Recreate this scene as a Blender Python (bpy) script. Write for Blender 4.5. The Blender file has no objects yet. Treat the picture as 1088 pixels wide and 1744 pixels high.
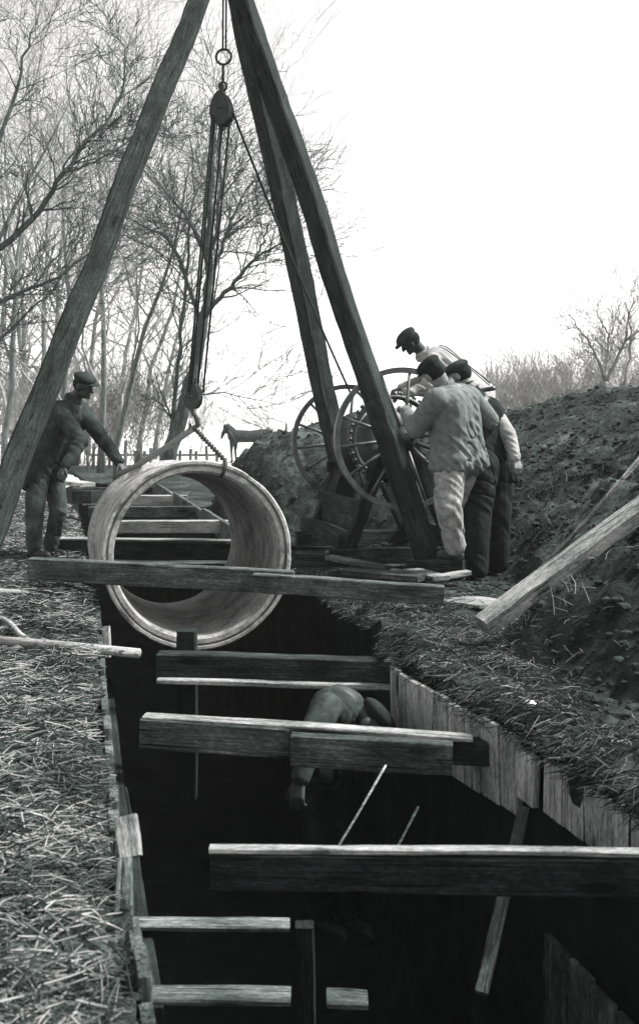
import bpy, bmesh, math, random
from mathutils import Vector, Matrix, noise
R = random.Random(7)
scn = bpy.context.scene
COL = scn.collection
F, CX, HY, CH = 1900.0, 544.0, 715.0, 1.3       # focal length / principal column / horizon row / eye height
V = Vector
def P(x, y, Y):
    return V(((x-CX)*Y/F, Y, CH-(y-HY)*Y/F))
def nz(v, s=1.0, o=0.0):
    return noise.noise(V((v[0]*s+o, v[1]*s+o*1.7, (v[2] if len(v) > 2 else 0)*s+o*.3)))
def fbm(x, y, s, o=0.0, n=4):
    t = 0; a = 1
    for i in range(n):
        t += a*noise.noise(V((x*s+o, y*s-o, o*.37+i*9.1))); s *= 2.03; a *= .5
    return t
def lerp_tab(tab, x):
    if x <= tab[0][0]: (x0, y0), (x1, y1) = tab[0], tab[1]
    elif x >= tab[-1][0]: (x0, y0), (x1, y1) = tab[-2], tab[-1]
    else:
        for i in range(len(tab)-1):
            if tab[i][0] <= x <= tab[i+1][0]:
                (x0, y0), (x1, y1) = tab[i], tab[i+1]; break
    return y0+(y1-y0)*(x-x0)/(x1-x0)
def sstep(a, b, x):
    t = max(0, min(1, (x-a)/(b-a))); return t*t*(3-2*t)

# ------------------------------------------------------------------ materials
def nt(m):
    m.use_nodes = True
    n = m.node_tree.nodes; l = m.node_tree.links
    return n, l, n['Principled BSDF']
def ramp(n, stops):
    r = n.new('ShaderNodeValToRGB')
    while len(r.color_ramp.elements) > 1: r.color_ramp.elements.remove(r.color_ramp.elements[0])
    e = r.color_ramp.elements[0]; e.position, c = stops[0]; e.color = tone(c)
    for p, c in stops[1:]:
        e = r.color_ramp.elements.new(p); e.color = tone(c)
    return r
def tone(c):
    # the print is a toned monochrome: darks lean green, lights are neutral-warm
    if not isinstance(c, (int, float)): return (*c, 1)
    k = max(0, 1-c/.22)
    return (c*(1-.24*k), c*(1+.05*k), c*(1-.01*k), 1)
def mat_noise(name, stops, scale=8, detail=8, rough=.85, bump=.4, bdist=.02, stretch=(1, 1, 1), coord='Object', rnd=0.0, fine=0, island=0.0, spec=.08, scale2=None):
    m = bpy.data.materials.new(name); n, l, b = nt(m)
    tc = n.new('ShaderNodeTexCoord'); mp = n.new('ShaderNodeMapping'); mp.inputs['Scale'].default_value = stretch
    l.new(tc.outputs[coord], mp.inputs['Vector'])
    vec = mp.outputs['Vector']
    if rnd:
        oi = n.new('ShaderNodeObjectInfo'); ml = n.new('ShaderNodeMath'); ml.operation = 'MULTIPLY'; ml.inputs[1].default_value = 37
        l.new(oi.outputs['Random'], ml.inputs[0])
        va = n.new('ShaderNodeVectorMath'); l.new(vec, va.inputs[0]); l.new(ml.outputs[0], va.inputs[1]); vec = va.outputs[0]
    t = n.new('ShaderNodeTexNoise'); t.inputs['Scale'].default_value = scale; t.inputs['Detail'].default_value = detail; t.inputs['Roughness'].default_value = .65
    l.new(vec, t.inputs['Vector'])
    fac = t.outputs['Fac']
    if scale2:
        t2 = n.new('ShaderNodeTexNoise'); t2.inputs['Scale'].default_value = scale2; t2.inputs['Detail'].default_value = 5
        l.new(tc.outputs[coord], t2.inputs['Vector'])
        mx = n.new('ShaderNodeMath'); mx.operation = 'MULTIPLY_ADD'; mx.inputs[1].default_value = .9
        sub = n.new('ShaderNodeMath'); sub.operation = 'SUBTRACT'; sub.inputs[1].default_value = .5
        l.new(t2.outputs['Fac'], sub.inputs[0]); l.new(sub.outputs[0], mx.inputs[0]); l.new(fac, mx.inputs[2]); fac = mx.outputs[0]
    if rnd:
        a = n.new('ShaderNodeMath'); a.operation = 'MULTIPLY_ADD'; a.inputs[1].default_value = rnd
        s = n.new('ShaderNodeMath'); s.operation = 'SUBTRACT'; s.inputs[1].default_value = .5
        l.new(oi.outputs['Random'], s.inputs[0]); l.new(s.outputs[0], a.inputs[0]); l.new(fac, a.inputs[2]); fac = a.outputs[0]
    if island:
        g = n.new('ShaderNodeNewGeometry'); a = n.new('ShaderNodeMath'); a.operation = 'MULTIPLY_ADD'; a.inputs[1].default_value = island
        s = n.new('ShaderNodeMath'); s.operation = 'SUBTRACT'; s.inputs[1].default_value = .5
        l.new(g.outputs['Random Per Island'], s.inputs[0]); l.new(s.outputs[0], a.inputs[0]); l.new(fac, a.inputs[2]); fac = a.outputs[0]
    r = ramp(n, stops); l.new(fac, r.inputs['Fac']); l.new(r.outputs['Color'], b.inputs['Base Color'])
    b.inputs['Roughness'].default_value = rough; b.inputs['Specular IOR Level'].default_value = spec
    if bump:
        bp = n.new('ShaderNodeBump'); bp.inputs['Strength'].default_value = bump; bp.inputs['Distance'].default_value = bdist
        l.new(t.outputs['Fac'], bp.inputs['Height']); l.new(bp.outputs['Normal'], b.inputs['Normal'])
    return m
def mat_wood(name, stops, rnd=.14, fine=1.0):
    m = bpy.data.materials.new(name); n, l, b = nt(m)
    tc = n.new('ShaderNodeTexCoord'); oi = n.new('ShaderNodeObjectInfo')
    ml = n.new('ShaderNodeMath'); ml.operation = 'MULTIPLY'; ml.inputs[1].default_value = 37; l.new(oi.outputs['Random'], ml.inputs[0])
    va = n.new('ShaderNodeVectorMath'); l.new(tc.outputs['Object'], va.inputs[0]); l.new(ml.outputs[0], va.inputs[1])
    def nz_(st, sc, det, rg=.6, dist=0):
        mp = n.new('ShaderNodeMapping'); mp.inputs['Scale'].default_value = st; l.new(va.outputs[0], mp.inputs['Vector'])
        t = n.new('ShaderNodeTexNoise'); t.inputs['Scale'].default_value = sc; t.inputs['Detail'].default_value = det; t.inputs['Roughness'].default_value = rg; t.inputs['Distortion'].default_value = dist
        l.new(mp.outputs[0], t.inputs['Vector']); return t.outputs['Fac']
    def mad(a, k, c, off=0.0):
        s1 = n.new('ShaderNodeMath'); s1.operation = 'ADD'; s1.inputs[1].default_value = off; l.new(a, s1.inputs[0])
        q = n.new('ShaderNodeMath'); q.operation = 'MULTIPLY_ADD'; q.inputs[1].default_value = k; l.new(s1.outputs[0], q.inputs[0])
        if c is None: q.inputs[2].default_value = .5
        else: l.new(c, q.inputs[2])
        return q.outputs[0]
    grain = nz_((1.6, 70, 70), 2.0, 7, .62, .4)
    stain = nz_((1.0, 2.2, 2.2), 3.0, 6, .65)
    speck = nz_((14, 40, 40), 2.4, 3, .7)
    v = mad(grain, .75, None, -.5); v = mad(stain, .85, v, -.5); v = mad(speck, .65, v, -.5)
    mp = n.new('ShaderNodeMapping'); mp.inputs['Scale'].default_value = (2.2, 9, 9); l.new(va.outputs[0], mp.inputs['Vector'])
    vo = n.new('ShaderNodeTexVoronoi'); vo.inputs['Scale'].default_value = 1.0; l.new(mp.outputs[0], vo.inputs['Vector'])
    mr = n.new('ShaderNodeMapRange'); mr.inputs['From Min'].default_value = .05; mr.inputs['From Max'].default_value = .2; mr.inputs['To Min'].default_value = -.3; mr.inputs['To Max'].default_value = 0
    l.new(vo.outputs['Distance'], mr.inputs['Value'])
    v = mad(mr.outputs[0], 1.0, v)
    # long drying splits
    crack = nz_((.8, 45, 45), 1.7, 2, .5, .2)
    cr = n.new('ShaderNodeMapRange'); cr.inputs['From Min'].default_value = .30; cr.inputs['From Max'].default_value = .36; cr.inputs['To Min'].default_value = -.4; cr.inputs['To Max'].default_value = 0
    l.new(crack, cr.inputs['Value']); v = mad(cr.outputs[0], 1.0, v)
    v2 = mad(oi.outputs['Random'], rnd, v, -.5)
    r = ramp(n, stops); l.new(v2, r.inputs['Fac']); l.new(r.outputs['Color'], b.inputs['Base Color'])
    b.inputs['Roughness'].default_value = .9; b.inputs['Specular IOR Level'].default_value = .1
    bp = n.new('ShaderNodeBump'); bp.inputs['Strength'].default_value = .7; bp.inputs['Distance'].default_value = .012
    l.new(v, bp.inputs['Height']); l.new(bp.outputs['Normal'], b.inputs['Normal'])
    return m
W_ST = (1.3, 16, 16)
M = {}
M['wood_dark'] = mat_wood('dark_timber', [(.2, .004), (.42, .014), (.6, .036), (.85, .12)], 0.14)
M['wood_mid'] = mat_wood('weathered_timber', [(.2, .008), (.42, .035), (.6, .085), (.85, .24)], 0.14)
M['wood_grey'] = mat_wood('grey_timber', [(.2, .012), (.42, .06), (.6, .13), (.85, .28)], .14)
M['wood_pale'] = mat_wood('pale_timber', [(.2, .03), (.42, .15), (.6, .28), (.85, .44)], 0.14)
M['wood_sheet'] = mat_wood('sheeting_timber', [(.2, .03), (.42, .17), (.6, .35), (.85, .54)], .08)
M['wood_black'] = mat_wood('shaded_black_timber', [(.2, .004), (.45, .012), (.7, .03), (.9, .06)], 0.14)  # dark copy of the timber, trench shade put into its colour
M['leg'] = mat_wood('tripod_timber', [(.2, .005), (.42, .016), (.6, .034), (.85, .075)], 0.14)
M['clay'] = mat_noise('fired_pipe', [(.22, .09), (.40, .20), (.52, .28), (.66, .36), (.85, .48)], 34, 14, .85, .5, .006, (1, 1, 1), scale2=5.5)
M['iron'] = mat_noise('dark_iron', [(.3, .008), (.55, .02), (.75, .05)], 14, 6, .55, .2, .004, spec=.5)
M['iron_rim'] = mat_noise('worn_iron', [(.3, .015), (.55, .045), (.75, .12)], 10, 6, .45, .2, .004, spec=.6)
M['rope'] = mat_noise('rope', [(.3, .012), (.6, .035), (.8, .07)], 60, 4, .95, .5, .004)
M['rope_pale'] = mat_noise('pale_rope', [(.3, .12), (.6, .25), (.8, .4)], 60, 4, .95, .5, .004)
M['bark'] = mat_noise('bark', [(.3, .03), (.55, .08), (.8, .16)], 7, 8, .95, .6, .03, (3, 3, .6), 'Object')
M['bark_pale'] = mat_noise('glare_bark', [(.3, .07), (.55, .14), (.8, .24)], 7, 8, .95, .5, .03, (3, 3, .6))  # bark lightened in colour to imitate sky glare around the far trees
M['twig'] = mat_noise('glare_twig_bark', [(.3, .12), (.55, .22), (.8, .34)], 5, 4, .95, 0)  # twigs painted pale, the bright sky's glare put into their colour
M['ground'] = mat_noise('trodden_earth', [(.30, .010), (.48, .035), (.62, .08), (.80, .2)], 14, 14, .95, .9, .04, scale2=1.4)
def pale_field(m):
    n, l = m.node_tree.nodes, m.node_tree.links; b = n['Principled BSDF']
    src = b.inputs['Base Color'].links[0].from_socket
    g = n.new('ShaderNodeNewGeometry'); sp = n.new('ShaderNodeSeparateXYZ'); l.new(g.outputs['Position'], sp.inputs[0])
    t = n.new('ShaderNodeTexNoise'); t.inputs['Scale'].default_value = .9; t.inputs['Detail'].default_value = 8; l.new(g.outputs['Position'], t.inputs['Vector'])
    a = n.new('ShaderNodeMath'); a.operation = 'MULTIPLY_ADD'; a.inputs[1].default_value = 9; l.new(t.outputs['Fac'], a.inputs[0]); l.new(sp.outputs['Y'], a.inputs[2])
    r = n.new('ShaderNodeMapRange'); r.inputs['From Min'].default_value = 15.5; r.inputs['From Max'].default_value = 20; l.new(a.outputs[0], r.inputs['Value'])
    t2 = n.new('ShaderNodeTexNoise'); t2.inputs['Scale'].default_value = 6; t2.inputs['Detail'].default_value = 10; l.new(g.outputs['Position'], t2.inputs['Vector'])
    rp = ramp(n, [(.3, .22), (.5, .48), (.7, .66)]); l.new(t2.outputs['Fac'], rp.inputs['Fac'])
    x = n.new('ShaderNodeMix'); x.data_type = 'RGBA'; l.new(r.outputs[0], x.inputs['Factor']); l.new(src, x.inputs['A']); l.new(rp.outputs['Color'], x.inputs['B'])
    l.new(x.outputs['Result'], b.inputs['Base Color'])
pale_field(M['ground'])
M['bank'] = mat_noise('spoil_earth', [(.3, .008), (.5, .026), (.66, .055), (.82, .12)], 9, 14, .95, 1, .05, scale2=1.4)
M['mud'] = mat_noise('shaded_trench_clay', [(.3, .006), (.55, .014), (.8, .03)], 5, 9, .95, .7, .04)  # near-black colour carries the shade of the deep trench
M['straw'] = mat_noise('straw', [(.1, .010), (.42, .035), (.70, .09), (.97, .32)], 3, 2, .8, 0, island=1.0)
M['grass_dead'] = mat_noise('dead_grass', [(.1, .008), (.5, .03), (.75, .08), (.95, .22)], 3, 2, .9, 0, island=1.0)
M['clod'] = mat_noise('clods', [(.2, .008), (.5, .024), (.75, .05), (.95, .10)], 16, 8, .95, .8, .02, island=.3)
M['stone'] = mat_noise('white_stone', [(.3, .6), (.7, .8)], 12, 5, .8, .3, .01)
def cloth(name, lo, mid, hi, sc=9): return mat_noise(name, [(.28, lo), (.5, mid), (.74, hi)], sc, 8, .95, .35, .015)
M['cloth_dark'] = cloth('dark_wool', .012, .03, .06)
M['cloth_black'] = cloth('black_wool', .008, .014, .03)
M['cloth_denim'] = cloth('worn_denim', .02, .055, .12, 6)
M['cloth_jacket'] = cloth('drab_jacket', .08, .12, .165, 22)
M['cloth_pale'] = cloth('pale_trousers', .09, .21, .36, 16)
M['cloth_white'] = cloth('white_shirt', .16, .26, .36, 6)
M['cloth_grey'] = cloth('shaded_grey_shirt', .014, .032, .07, 14)  # labourer's shirt, darkened in colour for the trench shade around him
M['skin'] = mat_noise('skin', [(.3, .12), (.7, .19)], 14, 4, .6, .1, .004, spec=.35)
M['skin_dark'] = mat_noise('shaded_skin', [(.3, .02), (.7, .035)], 14, 4, .6, .1, .004, spec=.35)  # dark skin copy, shade on faces and hands put into the colour
M['leather'] = mat_noise('boot_leather', [(.3, .006), (.7, .018)], 12, 5, .6, .3, .004, spec=.4)
M['hide'] = mat_noise('horse_hide', [(.3, .012), (.7, .03)], 6, 5, .7, .1, .01)
M['field'] = M['ground']

# ------------------------------------------------------------------ object helpers
def tag(o, label=None, cat=None, group=None, kind=None):
    if label: o['label'] = label
    if cat: o['category'] = cat
    if group: o['group'] = group
    if kind: o['kind'] = kind
    return o
def thing(name, label, cat, loc=(0, 0, 0), group=None):
    o = bpy.data.objects.new(name, None); COL.objects.link(o); o.location = loc; o.empty_display_size = .1
    return tag(o, label, cat, group)
def link(name, me, mats, parent=None, mw=None):
    o = bpy.data.objects.new(name, me); COL.objects.link(o)
    if mats is not None and not me.materials:
        for m in (mats if isinstance(mats, (list, tuple)) else [mats]): me.materials.append(M[m])
    mw = mw or Matrix.Identity(4)
    if parent is not None:
        o.parent = parent
        pw = wm(parent)
        o.matrix_basis = pw.inverted() @ mw
    else:
        o.matrix_basis = mw
    o['_w'] = 0
    WM[o.name] = mw
    return o
WM = {}
def wm(o):
    if o.name in WM: return WM[o.name]
    return Matrix.Translation(o.location)
class MB:
    def __init__(s): s.v = []; s.f = []
    def tube(s, pts, rad, n=6, cap=True, up=None):
        pts = [V(p) for p in pts]
        if not isinstance(rad, (list, tuple)): rad = [rad]*len(pts)
        b = len(s.v); prev = None
        for i, p in enumerate(pts):
            d = (pts[min(i+1, len(pts)-1)]-pts[max(i-1, 0)])
            d = d.normalized() if d.length > 1e-9 else V((0, 0, 1))
            if prev is None:
                a = up or (V((0, 0, 1)) if abs(d.z) < .9 else V((1, 0, 0)))
                x = d.cross(a).normalized()
            else:
                x = (prev-d*prev.dot(d)); x = x.normalized() if x.length > 1e-6 else d.orthogonal().normalized()
            prev = x; y = d.cross(x)
            for k in range(n):
                t = 2*math.pi*k/n
                s.v.append(p+(x*math.cos(t)+y*math.sin(t))*rad[i])
        for i in range(len(pts)-1):
            for k in range(n):
                a = b+i*n+k; c = b+i*n+(k+1) % n
                s.f.append((a, c, c+n, a+n))
        if cap:
            s.f.append(tuple(b+k for k in range(n))[::-1]); e = b+(len(pts)-1)*n
            s.f.append(tuple(e+k for k in range(n)))
        return s
    def ring(s, c, ax, Rr, r, n=28, m=6, a0=0, a1=None):
        ax = V(ax).normalized(); x = ax.orthogonal().normalized(); y = ax.cross(x); b = len(s.v)
        for i in range(n):
            t = 2*math.pi*i/n; o = x*math.cos(t)+y*math.sin(t)
            for k in range(m):
                u = 2*math.pi*k/m
                s.v.append(V(c)+o*(Rr+r*math.cos(u))+ax*r*math.sin(u))
        for i in range(n):
            for k in range(m):
                s.f.append((b+i*m+k, b+((i+1) % n)*m+k, b+((i+1) % n)*m+(k+1) % m, b+i*m+(k+1) % m))
        return s
    def lathe(s, c, ax, prof, n=64):
        # prof: closed list of (r, h) along the axis
        ax = V(ax).normalized(); x = ax.orthogonal().normalized(); y = ax.cross(x); b = len(s.v); m = len(prof)
        for i in range(n):
            t = 2*math.pi*i/n; o = x*math.cos(t)+y*math.sin(t)
            for r, h in prof: s.v.append(V(c)+o*r+ax*h)
        for i in range(n):
            for k in range(m):
                s.f.append((b+i*m+k, b+i*m+(k+1) % m, b+((i+1) % n)*m+(k+1) % m, b+((i+1) % n)*m+k))
        return s
    def box(s, c, sz, rot=None):
        b = len(s.v); c = V(c)
        for dx in (-1, 1):
            for dy in (-1, 1):
                for dz in (-1, 1):
                    p = V((dx*sz[0]/2, dy*sz[1]/2, dz*sz[2]/2))
                    if rot: p = rot @ p
                    s.v.append(c+p)
        for f in ((0, 1, 3, 2), (4, 6, 7, 5), (0, 4, 5, 1), (2, 3, 7, 6), (0, 2, 6, 4), (1, 5, 7, 3)): s.f.append(tuple(b+i for i in f))
        return s
    def mesh(s, name, smooth=False):
        me = bpy.data.meshes.new(name); me.from_pydata([tuple(v) for v in s.v], [], s.f); me.update()
        if smooth: me.polygons.foreach_set('use_smooth', [True]*len(me.polygons))
        return me
    def build(s, name, mats, parent=None, smooth=True, local=True):
        # put the origin at the parent's base, keep world placement
        off = wm(parent).translation if parent is not None else (sum(s.v, V())/len(s.v))
        s.v = [v-off for v in s.v]
        return link(name, s.mesh(name, smooth), mats, parent, Matrix.Translation(off))
def frame(p0, p1, up=V((0, 0, 1)), roll=0):
    p0 = V(p0); p1 = V(p1); x = (p1-p0).normalized()
    y = up.cross(x).normalized(); z = x.cross(y)
    m = Matrix((x, y, z)).transposed().to_4x4(); m.translation = (p0+p1)/2
    if roll: m = m @ Matrix.Rotation(roll, 4, 'X')
    return m
def board(name, p0, p1, w, h, mat, parent=None, up=V((0, 0, 1)), roll=0, bev=.006, seed=None, warp=.004, taper=1.0):
    """a sawn board from p0 to p1 (centre line), w across, h along 'up'; length lies along local X"""
    L = (V(p1)-V(p0)).length; n = max(2, int(L/.12)); rr = random.Random(seed if seed is not None else hash((round(p0[0], 3), round(p0[1], 3), round(p0[2], 3))) % 99991)
    bm = bmesh.new(); rings = []
    b = min(bev, w*.2, h*.2)
    sec = [(-w/2+b, -h/2), (w/2-b, -h/2), (w/2, -h/2+b), (w/2, h/2-b), (w/2-b, h/2), (-w/2+b, h/2), (-w/2, h/2-b), (-w/2, -h/2+b)]
    o = rr.random()*50
    for i in range(n+1):
        x = -L/2+L*i/n
        e = b*.7 if i in (0, n) else 0
        tp = 1+(taper-1)*i/n
        jx = 0
        if i in (0, n): jx = rr.uniform(-.004, .004)
        ring = []
        for k, (yy, zz) in enumerate(sec):
            q = V((x+jx, yy*tp*(1-e/w), zz*tp*(1-e/h)))
            wob = V((0, nz((x*1.3, o, 0), 1), nz((x*1.3, 0, o), 1)))*warp*2 + V((0, nz((x*9, k*3.3, o)), nz((x*9, o, k*3.3))))*warp*.6
            ring.append(bm.verts.new(q+wob))
        rings.append(ring)
    for i in range(n):
        for k in range(8):
            bm.faces.new((rings[i][k], rings[i][(k+1) % 8], rings[i+1][(k+1) % 8], rings[i+1][k]))
    bm.faces.new(rings[0]); bm.faces.new(rings[-1][::-1])
    bmesh.ops.recalc_face_normals(bm, faces=bm.faces)
    me = bpy.data.meshes.new(name); bm.to_mesh(me); bm.free()
    return link(name, me, mat, parent, frame(p0, p1, up, roll))

# ------------------------------------------------------------------ terrain
XL = [(-3, .96), (0, .217), (2.4, -.378), (3.66, -.69), (5.68, -1.12), (8.37, -1.69), (12, -2.5), (16, -3.5), (30, -7.6)]
XR = [(-3, 2.9), (0, 2.1), (3, 1.27), (4.62, .87), (5.3, .63), (5.95, .44), (7.2, .36), (8.5, .07), (10, -.3), (12, -.85), (15, -1.72), (30, -6.0)]
TOE = [(2.6, 1.5), (2.05, 3.6), (1.72, 4.6), (1.40, 5.4), (1.02, 6.25), (1.28, 7.3), (1.55, 8.4), (1.5, 9.6), (1.12, 10.8), (.9, 12.4), (.3, 13.0), (-.7, 13.2), (-1.25, 13.9), (-1.5, 15), (-1.35, 16.6), (0, 18.5), (3, 21), (40, 27), (40, 1.0)]
def spoil_d(x, y):
    inside = False; d = 1e9; n = len(TOE)
    for i in range(n):
        ax, ay = TOE[i]; bx, by = TOE[(i+1) % n]
        if (ay > y) != (by > y) and x < (bx-ax)*(y-ay)/(by-ay)+ax: inside = not inside
        ux, uy = bx-ax, by-ay; t = max(0, min(1, ((x-ax)*ux+(y-ay)*uy)/(ux*ux+uy*uy)))
        dd = math.hypot(x-ax-t*ux, y-ay-t*uy)
        if dd < d: d = dd
    return d if inside else -d
def gz(x, y):
    xl = lerp_tab(XL, y); xr = lerp_tab(XR, y)
    far = sstep(24, 40, y)
    z = .035*fbm(x, y, 1.1, 3.1)+.02*fbm(x, y, 5, 7.7)-.42*far
    if x < xl+.001:
        z += .11*math.exp(-((y-7.9)/1.0)**2)*sstep(0, .35, xl-x+.15)
        z += .12*sstep(1.2, 3.5, xl-x)*sstep(12, 7, y)
        z -= .02*sstep(.25, 0, xl-x)
    if x > xr-.001 and y < 30:
        d = spoil_d(x, y)
        if d > -.3:
            cap = 1.17+.20*sstep(.5, 2.6, x)+.52*sstep(2.2, 4.0, x)-.2*sstep(6, 3, y)
            sl = .8+2.2*sstep(12.5, 14.5, y)*sstep(1.6, -.2, x)
            h = sl*max(0, d)
            h = cap*(1-math.exp(-h/cap*1.25))
            rough = sstep(-.3, .5, d)
            z += h+rough*(.10*fbm(x, y, 1.7, 12.3)+.07*fbm(x, y, 5.2, 1.9)+.035*abs(fbm(x, y, 9, 17.2))*sstep(16, 9, y))
        z += .05*sstep(.5, 0, x-xr)*sstep(8, 6.5, y)*(1+fbm(x, y, 6, 4))
    return z
def build_ground():
    ys = []; y = -2.5
    while y < 420:
        ys.append(y)
        if y < 2: s = .25
        elif y < 9: s = .055
        elif y < 17: s = .09
        elif y < 30: s = .35
        else: s = y*.09
        y += s
    lo = [0, .03, .07]; x = .07
    while x < 400:
        x += .06 if x < 3 else (.12 if x < 6 else x*.12); lo.append(x)
    ro = [0, .03, .07]; x = .07
    while x < 400:
        x += .05 if x < 3.2 else (.10 if x < 6.5 else x*.12); ro.append(x)
    walls = [-.03, -.12, -.3, -.55, -.9, -1.3, -1.7, -2.1]
    fl = [i/10 for i in range(11)]
    mb = MB(); rows = []; DEP = -2.1
    for y in ys:
        xl, xr = lerp_tab(XL, y), lerp_tab(XR, y)
        tr = sstep(24, 20, y)            # the trench ends far off
        xl += .03*fbm(0, y, 1.9, 2.2); xr += .035*fbm(0, y, 2.1, 8.2)
        mid = (xl+xr)/2
        if tr < 1: xl = mid+(xl-mid)*max(tr, .02); xr = mid+(xr-mid)*max(tr, .02)
        row = []
        for o in reversed(lo): row.append(V((xl-o, y, gz(xl-o, y))))
        zl = row[-1].z; zr = gz(xr, y)
        for w in walls[:-1]: row.append(V((xl-.04*min(1, -w*2)+.03*fbm(y, w, 2.5, 6.6), y, (zl if w > -.1 else 0)+w*max(tr, .02))))
        for f in fl: row.append(V((xl+(xr-xl)*f, y, (DEP+.12*fbm(xl+(xr-xl)*f, y, 2, 5))*max(tr, .02))))
        for w in reversed(walls[:-1]): row.append(V((xr+.05*min(1, -w*2)+.03*fbm(y, w, 2.5, 9.6), y, (zr if w > -.1 else 0)+w*max(tr, .02))))
        for o in ro: row.append(V((xr+o, y, gz(xr+o, y) if o else zr)))
        rows.append(row)
    nl = len(lo); nm = 2*(len(walls)-1)+len(fl); n = nl+nm+len(ro)
    parts = {'ground': [], 'trench_earth': [], 'spoil_bank': []}
    for j in range(len(ys)-1):
        for i in range(n-1):
            q = ((j, i), (j, i+1), (j+1, i+1), (j+1, i))
            if i < nl-1: k = 'ground'
            elif i < nl+nm: k = 'trench_earth'
            else:
                c = rows[j][i]; k = 'spoil_bank' if c.y < 40 and c.x < 45 else 'ground'
            parts[k].append(q)
    for k, qs in parts.items():
        ids = {}; vs = []; fs = []
        for q in qs:
            f = []
            for ji in q:
                if ji not in ids: ids[ji] = len(vs); vs.append(tuple(rows[ji[0]][ji[1]]))
                f.append(ids[ji])
            fs.append(f)
        me = bpy.data.meshes.new(k); me.from_pydata(vs, [], fs); me.polygons.foreach_set('use_smooth', [True]*len(fs))
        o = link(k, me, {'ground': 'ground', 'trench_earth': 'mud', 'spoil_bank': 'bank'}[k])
        tag(o, {'ground': 'straw-strewn trodden earth beside the trench', 'trench_earth': 'clay sides and floor of the open trench, darkened in colour to stand for its shade', 'spoil_bank': 'dark heaped earth thrown up along the right side'}[k], kind='structure')
build_ground()

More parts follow.
